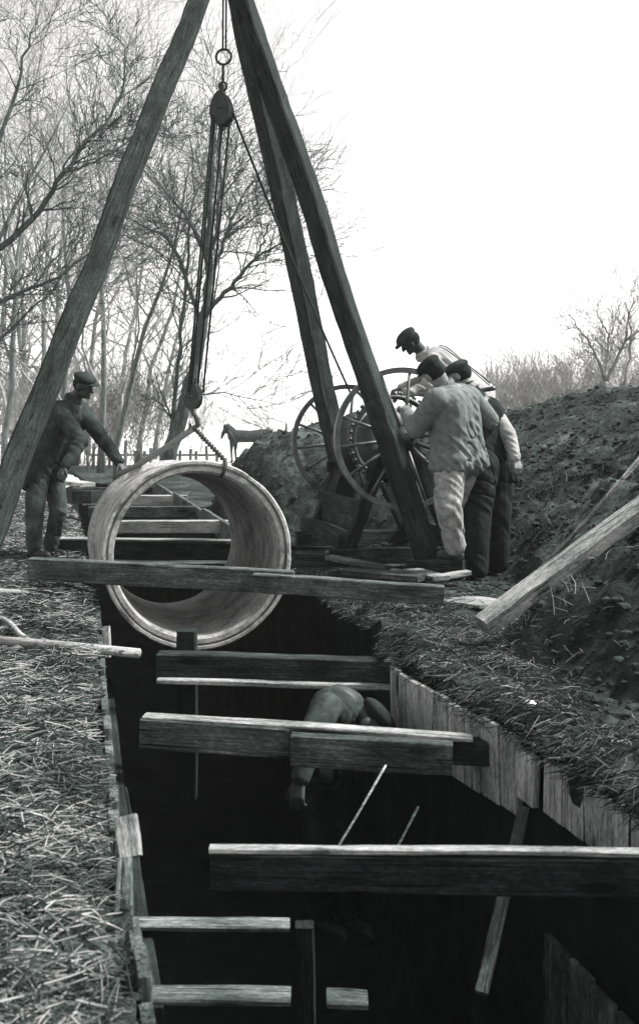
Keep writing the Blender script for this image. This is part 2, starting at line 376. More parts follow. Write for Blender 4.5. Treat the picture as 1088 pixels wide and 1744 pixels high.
# ------------------------------------------------------------------ straw, dead grass, clods (nobody could count them)
def stalk(mb, c, ang, tilt, L, w, bend=.15):
    d = V((math.cos(ang)*math.cos(tilt), math.sin(ang)*math.cos(tilt), math.sin(tilt)))
    s = V((-math.sin(ang), math.cos(ang), 0))
    pts = [c-d*L/2, c+s*L*bend*R.uniform(-.4, .4)+V((0, 0, L*.04)), c+d*L/2]
    mb.tube(pts, [w, w*.9, w*.5], 3, False)
def scatter_straw():
    mb = MB()
    n = 0
    while n < 34000:
        u = R.random(); Y = 2.1*((20/2.1)**u)
        xl = lerp_tab(XL, Y); xmin = -560*Y/F-.2
        if xmin > xl: continue
        X = R.uniform(xmin, xl-.02-.02*max(0, 4-Y))
        dens = .42+1.25*fbm(X, Y, 1.1, 21)+.5*sstep(7, 12, Y)
        if R.random() > dens: continue
        z = gz(X, Y); n += 1
        ang = R.gauss(.15, .75) if R.random() < .7 else R.uniform(0, 6.3)
        stalk(mb, V((X, Y, z+R.uniform(.003, .035))), ang, R.gauss(0, .22), R.uniform(.03, .15)*(1 if Y > 3 else .8), R.uniform(.001, .0027)*(1+.12*max(0, Y-3)))
    tag(mb.build('straw', 'straw', None, True), 'loose pale straw littering the left bank of the trench', kind='stuff')
    mb = MB()
    n = 0
    while n < 16000:
        Y = 3.0+R.random()**1.2*6.4; xr = lerp_tab(XR, Y)
        X = xr+(abs(R.gauss(0, .6)) if R.random() > .2 else R.random()*.16)-.02
        if X > 575*Y/F+.1: continue
        if R.random() > (.5+fbm(X, Y, 1.6, 31))*(1-.75*sstep(.5, 1.2, X-xr)): continue
        n += 1
        z = gz(X, Y)
        near = X-xr < .18
        ang = R.uniform(0, 6.3)
        c = V((X-(.06 if near else 0), Y, z+R.uniform(-.04 if near else .0, .03)))
        stalk(mb, c, math.pi+R.gauss(0, .6) if near else ang, R.gauss(-.25 if near else .1, .35), R.uniform(.03, .12), R.uniform(.0012, .003), .4)
    tag(mb.build('dead_grass', 'grass_dead', None, True), 'matted dead grass hanging over the right trench edge', kind='stuff')
    # clods over the spoil bank
    mb = MB(); ico = bmesh.new(); bmesh.ops.create_icosphere(ico, subdivisions=1, radius=1)
    iv = [v.co.copy() for v in ico.verts]; jf = [tuple(v.index for v in f.verts) for f in ico.faces]; ico.free()
    n = 0
    while n < 8000:
        Y = 3.2+R.random()**1.2*13.5
        xr = lerp_tab(XR, Y); X = R.uniform(xr, 575*Y/F+.4)
        d = spoil_d(X, Y)
        if d < -.5 and R.random() > .12: continue
        if R.random() > .6+.8*fbm(X, Y, .9, 41): continue
        n += 1
        r = .004+(.022*R.random()**5+.0015*Y*R.random()**2)*(1 if R.random() > .012 else 2.6)
        z = gz(X, Y); b = len(mb.v); o = R.random()*99
        sx, sy, sz = R.uniform(.8, 1.4), R.uniform(.8, 1.4), R.uniform(.5, .9)
        for v in iv:
            k = 1+.6*nz(v, 1.4, o)
            mb.v.append(V((X+v.x*r*sx*k, Y+v.y*r*sy*k, z+r*.25+v.z*r*sz*k)))
        for f in jf: mb.f.append(tuple(b+i for i in f))
    tag(mb.build('earth_rubble', 'clod', None, False), 'broken clods and rubble over the dark spoil', kind='stuff')
    # crumbs of earth and coarse stalks on the near left ground
    mb2 = MB(); n = 0
    while n < 5200:
        Y = 2.05*((8/2.05)**R.random()); xl = lerp_tab(XL, Y); X = R.uniform(min(-560*Y/F-.1, xl-.1), xl+.01)
        if R.random() > .5+fbm(X, Y, 1.1, 71): continue
        n += 1; r = .003+.016*R.random()**4; z = gz(X, Y); b = len(mb2.v); o = R.random()*99
        for v in iv: mb2.v.append(V((X+v.x*r*(1+.5*nz(v, 1.4, o)), Y+v.y*r*(1+.5*nz(v, 1.4, o)), z+v.z*r*.7)))
        for f in jf: mb2.f.append(tuple(b+i for i in f))
    tag(mb2.build('earth_crumbs', 'clod', None, False), 'loose crumbs of earth among the straw on the left bank', kind='stuff')
    mb2 = MB()
    for i in range(130):
        Y = R.uniform(2.0, 3.6); xl = lerp_tab(XL, Y); X = R.uniform(min(-560*Y/F-.1, xl-.1), xl-.04)
        stalk(mb2, V((X, Y, gz(X, Y)+R.uniform(.01, .06))), R.uniform(0, 6.3), R.gauss(.1, .35), R.uniform(.10, .2), R.uniform(.002, .004), .5)
    tag(mb2.build('coarse_straw', 'straw', None, True), 'coarse broken stalks at the near left of the ground', kind='stuff')
    # dry weeds standing on the bank
    mb = MB()
    for i in range(1100):
        Y = 5.5+R.random()*11; xr = lerp_tab(XR, Y); X = R.uniform(xr+.2, 575*Y/F+.4)
        if spoil_d(X, Y) < .15 or fbm(X, Y, .8, 51) < .05: continue
        z = gz(X, Y)
        for k in range(3):
            stalk(mb, V((X+R.gauss(0, .03), Y+R.gauss(0, .03), z+.05)), R.uniform(0, 6.3), R.uniform(.3, 1.4), R.uniform(.06, .18), R.uniform(.0015, .003), .3)
    tag(mb.build('dry_weeds', 'grass_dead', None, True), 'dry weeds standing over the spoil bank', kind='stuff')
scatter_straw()

# ------------------------------------------------------------------ tripod derrick
APEX = P(380, -88, 9.5)
tri = thing('tripod_derrick', 'tall three-legged timber derrick standing astride the trench', 'derrick', (APEX.x, APEX.y, 0))
def tleg(foot, top, w, h, roll):
    d = (top-foot).normalized()
    return board('leg', foot, top+d*.35, w, h, 'leg', tri, up=V((0, -1, 0)), roll=roll, bev=.014, warp=.013)
f1 = P(-93, 1092, 6.5); f1.z = gz(f1.x, f1.y)-.05
tleg(f1, P(372, -88, 9.42), .155, .16, .12)
f2 = P(733, 964, 9.2)
tleg(f2, P(386, -88, 9.44), .165, .165, -.5)
f3 = V(((610-CX)*11.8/F, 11.8, gz(.41, 11.8)-.05))
tleg(f3, P(391, -88, 9.72), .175, .175, .65)
mb = MB(); mb.tube([APEX+V((-.36, -.02, .1)), APEX+V((.40, .02, .08))], .02, 10)
mb.build('bolt', 'iron', tri)

# block and tackle
U = P(378, 186, 9.4); LB = P(330, 676, 9.12)
tk = thing('block_and_tackle', 'rope hoist with iron blocks hanging from the derrick head', 'hoist', APEX)
mb = MB()
t0 = P(383, -60, 9.42); t1 = P(382, 84, 9.4)
mb.tube([t0+V((-.012, 0, 0)), t1+V((-.012, 0, 0))], .009, 6); mb.tube([t0+V((.014, 0, 0)), t1+V((.014, 0, 0))], .009, 6)
mb.build('hanging_rod', 'iron', tk)
MB().ring(P(381, 97, 9.4), (.1, 1, 0), .064, .011, 28, 8).build('ring', 'iron', tk)
mb = MB(); mb.tube([P(380, 108, 9.4), P(379.5, 140, 9.4)], .012, 6); mb.ring(P(379.5, 147, 9.4), (.2, 1, 0), .034, .01, 20, 6); mb.build('link', 'iron', tk)
def pulley(c, name, s=1.0, tilt=0):
    # cheek plates as rounded shells either side of two sheaves
    mb = MB(); ax = V((.25, 1, 0)).normalized(); sd = V((1, -.25, 0)).normalized()
    upv = V((tilt, 0, 1)).normalized()
    for o in (-.055, 0, .055):
        n = 20; b = len(mb.v)
        for th in (-.009, .009):
            for k in range(n):
                t = 2*math.pi*k/n; rr = (.085*abs(math.cos(t))+.085*abs(math.sin(t))**1)*.78
                mb.v.append(c+ax*(o+th)*s+sd*(math.cos(t)*.088*s*(1-.22*math.sin(t)))+upv*(math.sin(t)*.145*s))
        mb.f.append(tuple(b+k for k in range(n))); mb.f.append(tuple(b+n+k for k in range(n))[::-1])
        for k in range(n): mb.f.append((b+k, b+n+k, b+n+(k+1) % n, b+(k+1) % n))
    o = mb.build(name, 'iron', tk, False)
    for q in (-.028, .028):
        MB().lathe(c+ax*q*s, ax, [(.02*s, -.018*s), (.085*s, -.018*s), (.07*s, 0), (.085*s, .018*s), (.02*s, .018*s)], 24).build('sheave', 'iron_rim', o)
    m2 = MB(); m2.tube([c-ax*.09*s, c+ax*.09*s], .016*s, 8); m2.build('pin', 'iron', o)
    m2 = MB(); m2.tube([c+upv*.10*s, c+upv*.21*s], .018*s, 8); m2.build('shank', 'iron', o)
    m2 = MB(); m2.ring(c-upv*.155*s, (.2, 1, 0), .022*s, .009*s, 14, 6); m2.build('becket', 'iron', o)
pulley(U, 'pulley_block', 1.0)
pulley(LB, 'pulley_block', .72, .1)
def rope(pts, r, mat='rope', parent=None, name='rope', n=7):
    mb = MB(); mb.tube(pts, r, n); return mb.build(name, mat, parent)
def sag(a, b, s, n=12):
    return [a.lerp(b, i/n)-V((0, 0, s*4*(i/n)*(1-i/n))) for i in range(n+1)]
for (xa, xb, dy) in ((362, 321, -.06), (366, 325, .03), (380, 336, .05), (392, 346, -.03)):
    rope([P(xa, 196, 9.4+dy), P(xb, 668, 9.12+dy)], .0095, 'rope', tk, 'fall_rope')
rope(sag(P(396, 190, 9.4), P(596, 668, 10.75), .05), .011, 'rope', tk, 'hauling_rope')
# lower hook
HK = P(331, 716, 9.1)
mb = MB(); mb.tube([P(330, 690, 9.12), P(330, 704, 9.1), P(336, 714, 9.08), P(337, 724, 9.08), P(331, 731, 9.09), P(325, 728, 9.1), P(323, 721, 9.1)], [.018, .02, .022, .022, .02, .016, .01], 8)
mb.build('hook', 'iron', tk)

# ------------------------------------------------------------------ sewer pipe
PC = P(338, 945, 8.0); PD = V((-.235, 1, -.054)).normalized()
pipe = MB()
prof = [(.602, .012), (.632, .012), (.638, .04), (.648, .04), (.652, .0), (.672, .0), (.682, .014), (.682, .10), (.668, .115), (.668, 1.86), (.70, 1.90), (.712, 1.93), (.712, 2.04), (.695, 2.05), (.695, 2.09), (.712, 2.10), (.718, 2.31), (.70, 2.33), (.60, 2.33), (.588, 2.31), (.588, .16), (.600, .15), (.602, .12), (.590, .11), (.590, .07), (.606, .06)]
pipe.lathe(PC, PD, prof, 120)
for v in pipe.v:
    a_ = (v-PC).dot(PD); rd = (v-PC-PD*a_).normalized(); v += rd*.006*nz(v, 3.0, 4)
    if a_ < .02 and (v-PC).length > .64: v += PD*.022*max(0, nz(v, 9, 2)-.25)*2-rd*.012*max(0, nz(v, 11, 7)-.2)
pob = pipe.build('sewer_pipe', 'clay', None)
tag(pob, 'big pale round sewer pipe slung over the trench', 'pipe')
md = pob.modifiers.new('edge', 'EDGE_SPLIT'); md.split_angle = math.radians(28)
# sling
sl = thing('lifting_sling', 'thick rope sling from the hook down around the pale pipe', 'sling', HK)
PM = PC+PD*1.12
sx = PD.cross(V((0, 0, 1))).normalized(); su = sx.cross(PD).normalized()
def on_pipe(a, s, r=.69): return PC+PD*s+(sx*math.cos(a)+su*math.sin(a))*r
A0 = P(331, 729, 9.09)
e = on_pipe(math.radians(127), 2.30, .735)
mb = MB(); mb.tube([A0, A0.lerp(e, .3)-V((0, 0, .015)), A0.lerp(e, .7)-V((0, 0, .02)), e], .027, 8); mb.build('rope_leg', 'rope_pale', sl)
mb = MB(); mb.tube([e, on_pipe(math.radians(127.5), 2.37, .71), on_pipe(math.radians(127.5), 2.38, .6), on_pipe(math.radians(127.5), 2.33, .565), on_pipe(math.radians(127.5), 2.22, .572)], .02, 8); mb.build('rim_hook', 'iron', sl)
e = on_pipe(math.radians(73), .02, .70)
mb = MB(); n = 26
for q in range(n):
    c = A0.lerp(e, (q+.5)/n); d = (e-A0).normalized(); sd = d.cross(V((0, 1, 0)) if q % 2 else V((1, 0, .3))).normalized()
    h = (e-A0).length/n*.72
    mb.tube([c-d*h, c-d*h*.6+sd*.016, c+d*h*.6+sd*.016, c+d*h, c+d*h*.6-sd*.016, c-d*h*.6-sd*.016, c-d*h], .0055, 5, False)
mb.build('chain_leg', 'iron', sl)
mb = MB(); mb.tube([e, on_pipe(math.radians(73), -.03, .69), on_pipe(math.radians(73), -.035, .61), on_pipe(math.radians(73), .02, .59)], .014, 8); mb.build('rim_hook', 'iron', sl)

# ------------------------------------------------------------------ winch with two big spoked wheels
W1 = P(687, 747, 9.75); W2 = P(593, 752, 11.75); WA = (W2-W1).normalized()
wn = thing('hand_winch', 'iron hand winch with two large spoked wheels beside the derrick leg', 'winch', (W1.x, (W1.y+W2.y)/2, gz(.5, 10.7)))
def wheel(c, rad, mat):
    mb = MB(); w = .028
    mb.lathe(c, WA, [(rad-.045, -w), (rad, -w-.004), (rad+.004, 0), (rad, w+.004), (rad-.045, w)], 72)
    rim = mb.build('wheel', mat, wn); rim.modifiers.new('e', 'EDGE_SPLIT').split_angle = .6
    x = WA.cross(V((0, 0, 1))).normalized(); y = x.cross(WA)
    for k in range(14):
        t = 2*math.pi*k/14+.12; o = x*math.cos(t)+y*math.sin(t)
        m2 = MB(); m2.tube([c+o*.08, c+o*(rad-.03)], [.019, .013], 7); m2.build('spoke', 'iron_rim', rim)
    MB().lathe(c, WA, [(.02, -.11), (.06, -.11), (.075, -.06), (.105, -.04), (.105, .04), (.075, .06), (.06, .11), (.02, .11)], 28).build('hub', 'iron', rim)
wheel(W1, .622, 'iron_rim'); wheel(W2, .60, 'iron')
mb = MB(); mb.tube([W1-WA*.25, W2+WA*.2], .03, 12); mb.build('axle', 'iron', wn)
mb = MB(); mb.lathe(W1+WA*.5, WA, [(.03, 0), (.3, 0), (.3, .03), (.17, .04), (.17, 1.0), (.3, 1.01), (.3, 1.04), (.03, 1.04)], 32); mb.build('drum', 'iron', wn)
mb = MB(); mb.lathe(W1+WA*.30+V((0, 0, 0)), WA, [(.36, -.03), (.40, -.03), (.40, .03), (.36, .03)], 48)
for k in range(40):
    t = 2*math.pi*k/40; x = WA.cross(V((0, 0, 1))).normalized(); y = x.cross(WA)
    c = W1+WA*.30+(x*math.cos(t)+y*math.sin(t))*.41
    mb.box(c, (.03, .06, .03), Matrix((x*math.cos(t)+y*math.sin(t), WA, -x*math.sin(t)+y*math.cos(t))).transposed())
mb.build('gear', 'iron', wn)
# pinion shaft with crank
PS = W1+WA*.30+V((.42, .05, .10))
mb = MB(); mb.tube([PS-WA*.55, PS+WA*1.3], .022, 10); mb.lathe(PS, WA, [(.02, -.05), (.10, -.05), (.10, .05), (.02, .05)], 16); mb.build('pinion', 'iron', wn)
for s_, a in ((-.55, .5), (1.3, .4)):
    c = PS+WA*s_; e = c+V((math.sin(a)*.35, 0, math.cos(a)*.35))*1
    mb = MB(); mb.tube([c, e], .018, 8); mb.tube([e, e-WA*(.32 if s_ < 0 else -.3)], .02, 8); mb.build('crank', 'iron_rim', wn)
sd = WA.cross(V((0, 0, 1))).normalized()
for s_ in (.16, 1.72):
    c = W1+WA*s_
    for q in (-.5, .58):
        b0 = c+sd*q; b0.z = gz(b0.x, b0.y)
        board('frame_post', b0, c+sd*(q*.12)+V((0, 0, .08)), .1, .12, 'wood_dark', wn, up=WA)
    b0 = c-sd*.62; b1 = c+sd*.72; b0.z = b1.z = .10
    board('frame_sill', b0, b1, .14, .14, 'wood_dark', wn)
    b0 = c-sd*.30; b1 = c+sd*.5; b0.z = b1.z = .82
    board('frame_rail', b0, b1, .07, .11, 'wood_dark', wn)
b0 = W1+WA*.1; b1 = W1+WA*1.8
for q in (-.5, .58):
    p = b0+sd*q; r_ = b1+sd*q; p.z = r_.z = .24
    board('frame_skid', p, r_, .13, .13, 'wood_dark', wn)
# boards closing the lower frame (dark mass under the drum)
for i in range(3):
    p = b0+sd*(-.36); r_ = b1+sd*(-.36); p.z = r_.z = .36+i*.155
    if i < 2: board('frame_board', p, r_, .03, .15, 'wood_dark', wn)

# ------------------------------------------------------------------ timbers
def timber(name, label, cat, p0, p1, w, h, mat, group=None, **k):
    return tag(board(name, p0, p1, w, h, mat, None, **k), label, cat, group)
GB = 'timbers bracing the trench'
# the long timbers laid across in front of the pipe
def across(xa, ya, Ya, xb, yb, Yb):      # centre points from the picture at a known depth
    return P(xa, ya, Ya), P(xb, yb, Yb)
a, b = across(52, 969, 7.74, 500, 992, 7.60)
timber('trench_timber', 'weathered timber lying across the trench before the pipe, longer left length', 'timber', a, b, .10, .155, 'wood_mid', GB)
a, b = across(432, 991, 7.475, 756, 1013, 7.38)
timber('trench_timber', 'weathered timber before the pipe, shorter right length ending at the dead grass', 'timber', a, b, .10, .125, 'wood_mid', GB)
a, b = across(-60, 1009, 7.62, 60, 1010, 7.66)
timber('plank', 'short pale plank lying on the straw below the end of the long cross timber', 'plank', a, b, .16, .035, 'wood_pale')
# brace B; an added pale strip stands for its lit lower edge
a, b = across(268, 1134, 6.22, 664, 1145, 6.18)
timber('trench_brace', 'dark timber brace just below the hanging pipe', 'brace', a, b, .12, .15, 'wood_dark', GB)
a, b = across(268, 1159, 6.12, 664, 1171, 6.08)
timber('lit_edge_strip', 'narrow pale strip standing for the lit lower edge of the brace below the pipe', 'plank', a, b, .06, .028, 'wood_pale')
# brace C : top plank + two face timbers
a, b = across(246, 1219, 5.02, 806, 1257, 4.86)
timber('pale_brace_top', 'long pale plank lying on top of the middle trench brace', 'plank', a, b, .08, .022, 'wood_pale')
a, b = across(243, 1246, 5.02, 496, 1262, 4.95)
timber('trench_brace', 'dark timber brace under the pale plank, left length of the middle brace', 'brace', a, b, .10, .135, 'wood_mid', GB)
a, b = across(497, 1273, 4.90, 770, 1288, 4.82)
timber('trench_brace', 'worn grey timber face in the centre of the middle brace under the pale plank', 'brace', a, b, .10, .14, 'wood_mid', GB)
a, b = across(770, 1278, 4.90, 896, 1284, 4.86)
timber('trench_brace', 'short dark timber stub at the right end of the middle brace', 'brace', a, b, .10, .105, 'wood_dark', GB)
# brace D; its lit top face is an added pale strip
a, b = across(357, 1445, 3.43, 1180, 1454, 3.40)
timber('pale_brace_top', 'pale straight strip standing for the lit top face of the nearest wide trench brace', 'plank', a, b, .045, .016, 'wood_pale', taper=1.0)
a, b = across(357, 1484, 3.43, 1180, 1494, 3.40)
timber('trench_brace', 'nearest wide dark brace reaching out past the right of the view', 'brace', a, b, .042, .115, 'wood_dark', GB)
# lower tier
a, b = across(225, 1571, 4.0, 492, 1574, 4.02)
timber('trench_strut', 'short pale strut in the shadow under the nearest wide brace', 'strut', a, b, .085, .018, 'wood_grey', GB)
a, b = across(250, 1695, 3.45, 497, 1697, 3.45)
timber('trench_strut', 'lowest grey strut at the bottom left of the trench', 'strut', a, b, .10, .018, 'wood_grey', GB)
a, b = across(556, 1700, 3.45, 628, 1703, 3.45)
timber('timber_offcut', 'small grey offcut beyond the end of the lowest strut', 'offcut', a, b, .10, .02, 'wood_mid')
# posts
a, b = across(518, 1575, 3.95, 524, 2300, 3.95)
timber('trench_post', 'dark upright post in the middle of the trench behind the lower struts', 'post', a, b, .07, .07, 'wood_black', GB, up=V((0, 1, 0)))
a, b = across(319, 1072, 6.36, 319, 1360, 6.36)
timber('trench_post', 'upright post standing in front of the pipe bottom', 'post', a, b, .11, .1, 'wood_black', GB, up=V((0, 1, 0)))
# walers along the left side
def waler(Y0, Y1, z, lab, side='L', mat='wood_black'):
    tab = XL if side == 'L' else XR; o = .08 if side == 'L' else -.08
    timber('waling_timber', lab, 'timber', V((lerp_tab(tab, Y0)+o, Y0, z)), V((lerp_tab(tab, Y1)+o, Y1, z)), .12, .16, mat, GB)
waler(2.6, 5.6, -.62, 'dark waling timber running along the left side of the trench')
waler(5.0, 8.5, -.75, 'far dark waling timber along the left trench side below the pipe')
# far planks and braces behind / through the pipe
a, b = across(88, 931, 11.0, 640, 944, 11.1)
timber('trench_brace', 'dark plank crossing the trench behind the pipe at the worker\'s feet', 'plank', a, b, .10, .13, 'wood_dark', GB)
a, b = across(88, 917.5, 11.0, 400, 921, 11.04)  # lit top of the dark cross plank, added as a pale strip
timber('pale_brace_top', 'thin pale strip seen through the pipe, standing for the lit top of the dark cross plank', 'plank', a, b, .14, .02, 'wood_pale')
a, b = across(150, 957, 10.75, 470, 961, 10.75)
timber('plank', 'grey plank crossing the trench low behind the pipe', 'plank', a, b, .2, .03, 'wood_mid')
for i, (Y, y) in enumerate(((12.6, 898), (14.2, 872), (16.0, 852), (18.2, 838))):
    x0, x1 = lerp_tab(XL, Y)+.12, lerp_tab(XR, Y)+.1
    z = CH-(y-HY)*Y/F
    timber('trench_brace', ('first', 'second', 'third', 'farthest')[i]+' timber brace beyond the pipe, seen through its bore', 'brace', V((x0, Y, z)), V((x1, Y+.1, z)), .14, .14, 'wood_mid' if i % 2 else 'wood_pale', GB)
# boards edging the far trench, right
for i in range(3):
    Y0 = 11.6+i*2.3; Y1 = Y0+2.2
    timber('edge_board', ('nearest', 'middle', 'farthest')[i]+' edge board of the far trench side, seen through the pipe', 'board', V((lerp_tab(XR, Y0)-.06, Y0, .02+.05*i)), V((lerp_tab(XR, Y1)-.06, Y1, .10+.05*i)), .05, .22, 'wood_mid')

# sheeting boards on the right
GS = 'sheeting boards on the right trench side'
rr = random.Random(3)
Y = 5.98; i = 0
while Y > 3.0:
    w = rr.uniform(.12, .18)
    if 4.66 < Y < 4.74: Y -= .1; continue
    off = -.045 if Y > 4.6 else -.01
    x = lerp_tab(XR, Y-w/2)+off
    x2 = lerp_tab(XR, Y-w-.1)-lerp_tab(XR, Y+.1)
    top = (-.01 if Y > 4.7 else -.04)+rr.uniform(-.012, .0); bot = (-.34 if Y > 4.7 else -.25)-rr.uniform(0, .01)
    n = V((-1, .0, 0)); tdir = V((x2, -w-.2, 0)).normalized()
    n = V((tdir.y, -tdir.x, 0))
    c = V((x, Y-w/2, 0))
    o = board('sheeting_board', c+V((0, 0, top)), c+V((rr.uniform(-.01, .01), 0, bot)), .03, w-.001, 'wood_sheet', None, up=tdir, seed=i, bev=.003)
    tag(o, 'pale short upright board lining the right side of the trench under the dead grass', 'board', GS)
    Y -= w; i += 1
# lower sheeting, near right
Y = 4.25
while Y > 2.75:
    w = rr.uniform(.14, .2); x = lerp_tab(XR, Y-w/2)-.10
    tdir = V((lerp_tab(XR, Y-w)-lerp_tab(XR, Y), -w, 0)).normalized(); c = V((x, Y-w/2, 0))
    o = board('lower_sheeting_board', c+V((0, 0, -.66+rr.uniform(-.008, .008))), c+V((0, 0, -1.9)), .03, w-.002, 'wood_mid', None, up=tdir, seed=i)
    tag(o, 'grey lower board in the bottom right corner of the trench side', 'board', 'lower sheeting boards at the near right')
    Y -= w; i += 1
# end board at the right end of brace below pipe
a, b = across(677, 1112, 6.12, 677, 1192, 6.1)
timber('end_board', 'pale upright board at the right end of the brace below the pipe', 'board', a, b, .03, .07, 'wood_pale', up=V((1, .3, 0)))
# left sheeting boards: thin pale lip of boards along the left edge
Y = 8.0; k = 0
while Y > 2.5:
    w = rr.uniform(.16, .26)
    tdir = V((lerp_tab(XL, Y-w)-lerp_tab(XL, Y), -w, 0)).normalized()
    x = lerp_tab(XL, Y-w/2)+.02
    if not (3.05 < Y < 3.6):
        o = board('edge_sheeting_board', V((x, Y-w/2, rr.uniform(-.05, .03))), V((x+.01, Y-w/2, -1.9)), .035, w-.008, 'wood_mid', None, up=tdir, seed=k+100)
        tag(o, 'upright board lining the left side of the trench beneath the straw', 'board', 'sheeting boards on the left trench side')
    Y -= w; k += 1
a, b = across(213, 1392, 3.42, 222, 1462, 3.36)
timber('stub_board', 'short white board end standing at the near left trench edge', 'board', a, b, .03, .075, 'wood_pale', up=V((1, -.1, 0)))
a, b = across(181, 1066, 6.9, 183, 1120, 6.85)
timber('stub_board', 'small pale stub board at the left trench edge beside the pole tip', 'board', a, b, .03, .05, 'wood_pale', up=V((1, -.1, 0)))
a, b = across(213, 1470, 3.2, 208, 1640, 2.86)
timber('edge_board', 'grey rough board along the near left trench edge below the white stub', 'board', a, b, .05, .05, 'wood_mid', up=V((1, 0, 0)))
# leaning timbers on the right bank
a = P(822, 1066, 6.3); b = P(1150, 823, 6.75)
timber('leaning_beam', 'heavy squared beam sloping up the right bank out of view', 'beam', a, b, .12, .11, 'wood_pale', up=V((-.45, -.42, .75)).normalized(), bev=.012)
mb = MB(); mb.tube([P(905, 985, 7.4), P(1000, 885, 7.25), P(1120, 745, 7.1)], .015, 8)
tag(mb.build('iron_rod', 'wood_pale', None), 'thin rod propped on the bank behind the heavy sloping beam', 'rod')
a = P(770, 1016, 7.8); b = P(842, 1037, 7.25)
timber('board_scrap', 'flat white board lying between the cross timber and the sloping beam', 'board', P(772, 1020, 7.95), P(850, 1030, 7.5), .34, .025, 'wood_pale')
MB2 = MB(); c = P(902, 1189, 4.9)
ico = bmesh.new(); bmesh.ops.create_icosphere(ico, subdivisions=2, radius=.03)
for v in ico.verts: v.co = V((v.co.x*1.1, v.co.y, v.co.z*.8))*(1+.3*nz(v.co, 30, 3))
me = bpy.data.meshes.new('white_stone'); ico.to_mesh(me); ico.free()
c.z = gz(c.x, c.y)+.02
tag(link('white_stone', me, 'stone', None, Matrix.Translation(c)), 'small white stone on the dark bank above the pale boards', 'stone')
# planks trodden into the ground under the derrick leg
tags = [((505, 946, 9.9), (600, 952, 9.8), .16, .06, 'wood_dark', 'dark plank on the ground right of the pipe'),
        ((560, 950, 9.3), (660, 968, 9.0), .12, .04, 'wood_mid', 'grey plank on the ground below the winch'),
        ((700, 972, 8.9), (752, 985, 8.5), .16, .035, 'wood_pale', 'pale plank at the foot of the derrick leg'),
        ((742, 984, 8.55), (798, 974, 8.65), .10, .04, 'wood_pale', 'pale plank at the boots of the man in the jacket'),
        ((590, 972, 8.8), (720, 985, 8.5), .18, .05, 'wood_mid', 'broad grey plank before the winch, behind the cross timber'),
        ((560, 940, 10.2), (640, 943, 10.0), .2, .03, 'wood_pale', 'pale plank lying under the winch wheel')]
for p, q, w, h, m, lab in tags:
    timber('plank', lab, 'plank', P(*p), P(*q), w, h, m)
timber('footing_block', 'dark timber block under the foot of the right derrick leg', 'block', P(705, 968, 9.25), P(800, 968, 9.0), .3, .16, 'wood_dark')
# left foreground pole and bent stick
mb = MB(); mb.tube([P(-30, 1088, 6.25), P(120, 1101, 6.2), P(238, 1113, 6.1)], [.024, .026, .027], 10)
tag(mb.build('pole', 'wood_pale', None), 'pale straight pole lying on the straw with its tip over the trench', 'pole')
mb = MB(); mb.tube([P(-20, 1056, 6.7), P(5, 1054, 6.7), P(18, 1062, 6.65), P(34, 1080, 6.5), P(52, 1092, 6.4), P(140, 1099, 6.25)], [.016, .018, .018, .017, .016, .012], 8)
tag(mb.build('bent_stick', 'wood_pale', None), 'bent hooked stick lying against the pale straight pole', 'stick')
# sticks standing in the trench
a, b = P(440, 1488, 4.47), P(800, 1490, 4.47)
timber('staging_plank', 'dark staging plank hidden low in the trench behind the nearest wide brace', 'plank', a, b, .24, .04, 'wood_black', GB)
def toward(a, b, z):
    k = (z-a.z)/(b.z-a.z); return a+(b-a)*k
for (p, q, lab, mt, r) in ((P(657, 1303, 4.75), P(576, 1440, 4.5), 'thin pale rod leaning from the middle brace down into the trench', 'wood_pale', .0052),
                           (P(712, 1374, 4.6), P(676, 1440, 4.5), 'thin dark rod in the trench to the right of the pale one', 'wood_mid', .0055)):
    mb = MB(); mb.tube([p, p.lerp(toward(p, q, -.50), .5)+V((.004, 0, 0)), toward(p, q, -.50)], r, 8); tag(mb.build('rod', mt), lab, 'rod')
a, b = P(892, 1376, 4.25), P(822, 1692, 3.62)
timber('prop_board', 'thin board leaning in the trench behind the nearest wide brace', 'board', a, b, .02, .045, 'wood_dark', up=V((1, 0, 0)))

# ------------------------------------------------------------------ people
def capsule(mb, p, q, r1, r2, n=14, sq=None):
    p = V(p); q = V(q); d = q-p; L = d.length
    d = d.normalized() if L > 1e-6 else V((0, 0, 1))
    pts = []; rad = []
    for k in range(5):
        t = math.pi/2*(1-k/5); pts.append(p-d*r1*math.sin(t)*.999); rad.append(max(.0008, r1*math.cos(t)))
    pts.append(p); rad.append(r1); pts.append(q); rad.append(r2)
    for k in range(1, 6):
        t = math.pi/2*k/5; pts.append(q+d*r2*math.sin(t)*.999); rad.append(max(.0008, r2*math.cos(t)))
    mb.tube(pts, rad, n, True)
def ellipsoid(mb, c, r, rot=None, n=16):
    b = len(mb.v); c = V(c); m = n//2
    for i in range(m+1):
        t = math.pi*(i+.001)/(m+.002)
        for k in range(n):
            u = 2*math.pi*k/n
            p = V((r[0]*math.sin(t)*math.cos(u), r[1]*math.sin(t)*math.sin(u), r[2]*math.cos(t)))
            mb.v.append(c+(rot @ p if rot else p))
    for i in range(m):
        for k in range(n):
            mb.f.append((b+i*n+k, b+(i+1)*n+k, b+(i+1)*n+(k+1) % n, b+i*n+(k+1) % n))
    mb.f.append(tuple(b+k for k in range(n))); mb.f.append(tuple(b+m*n+k for k in range(n))[::-1])
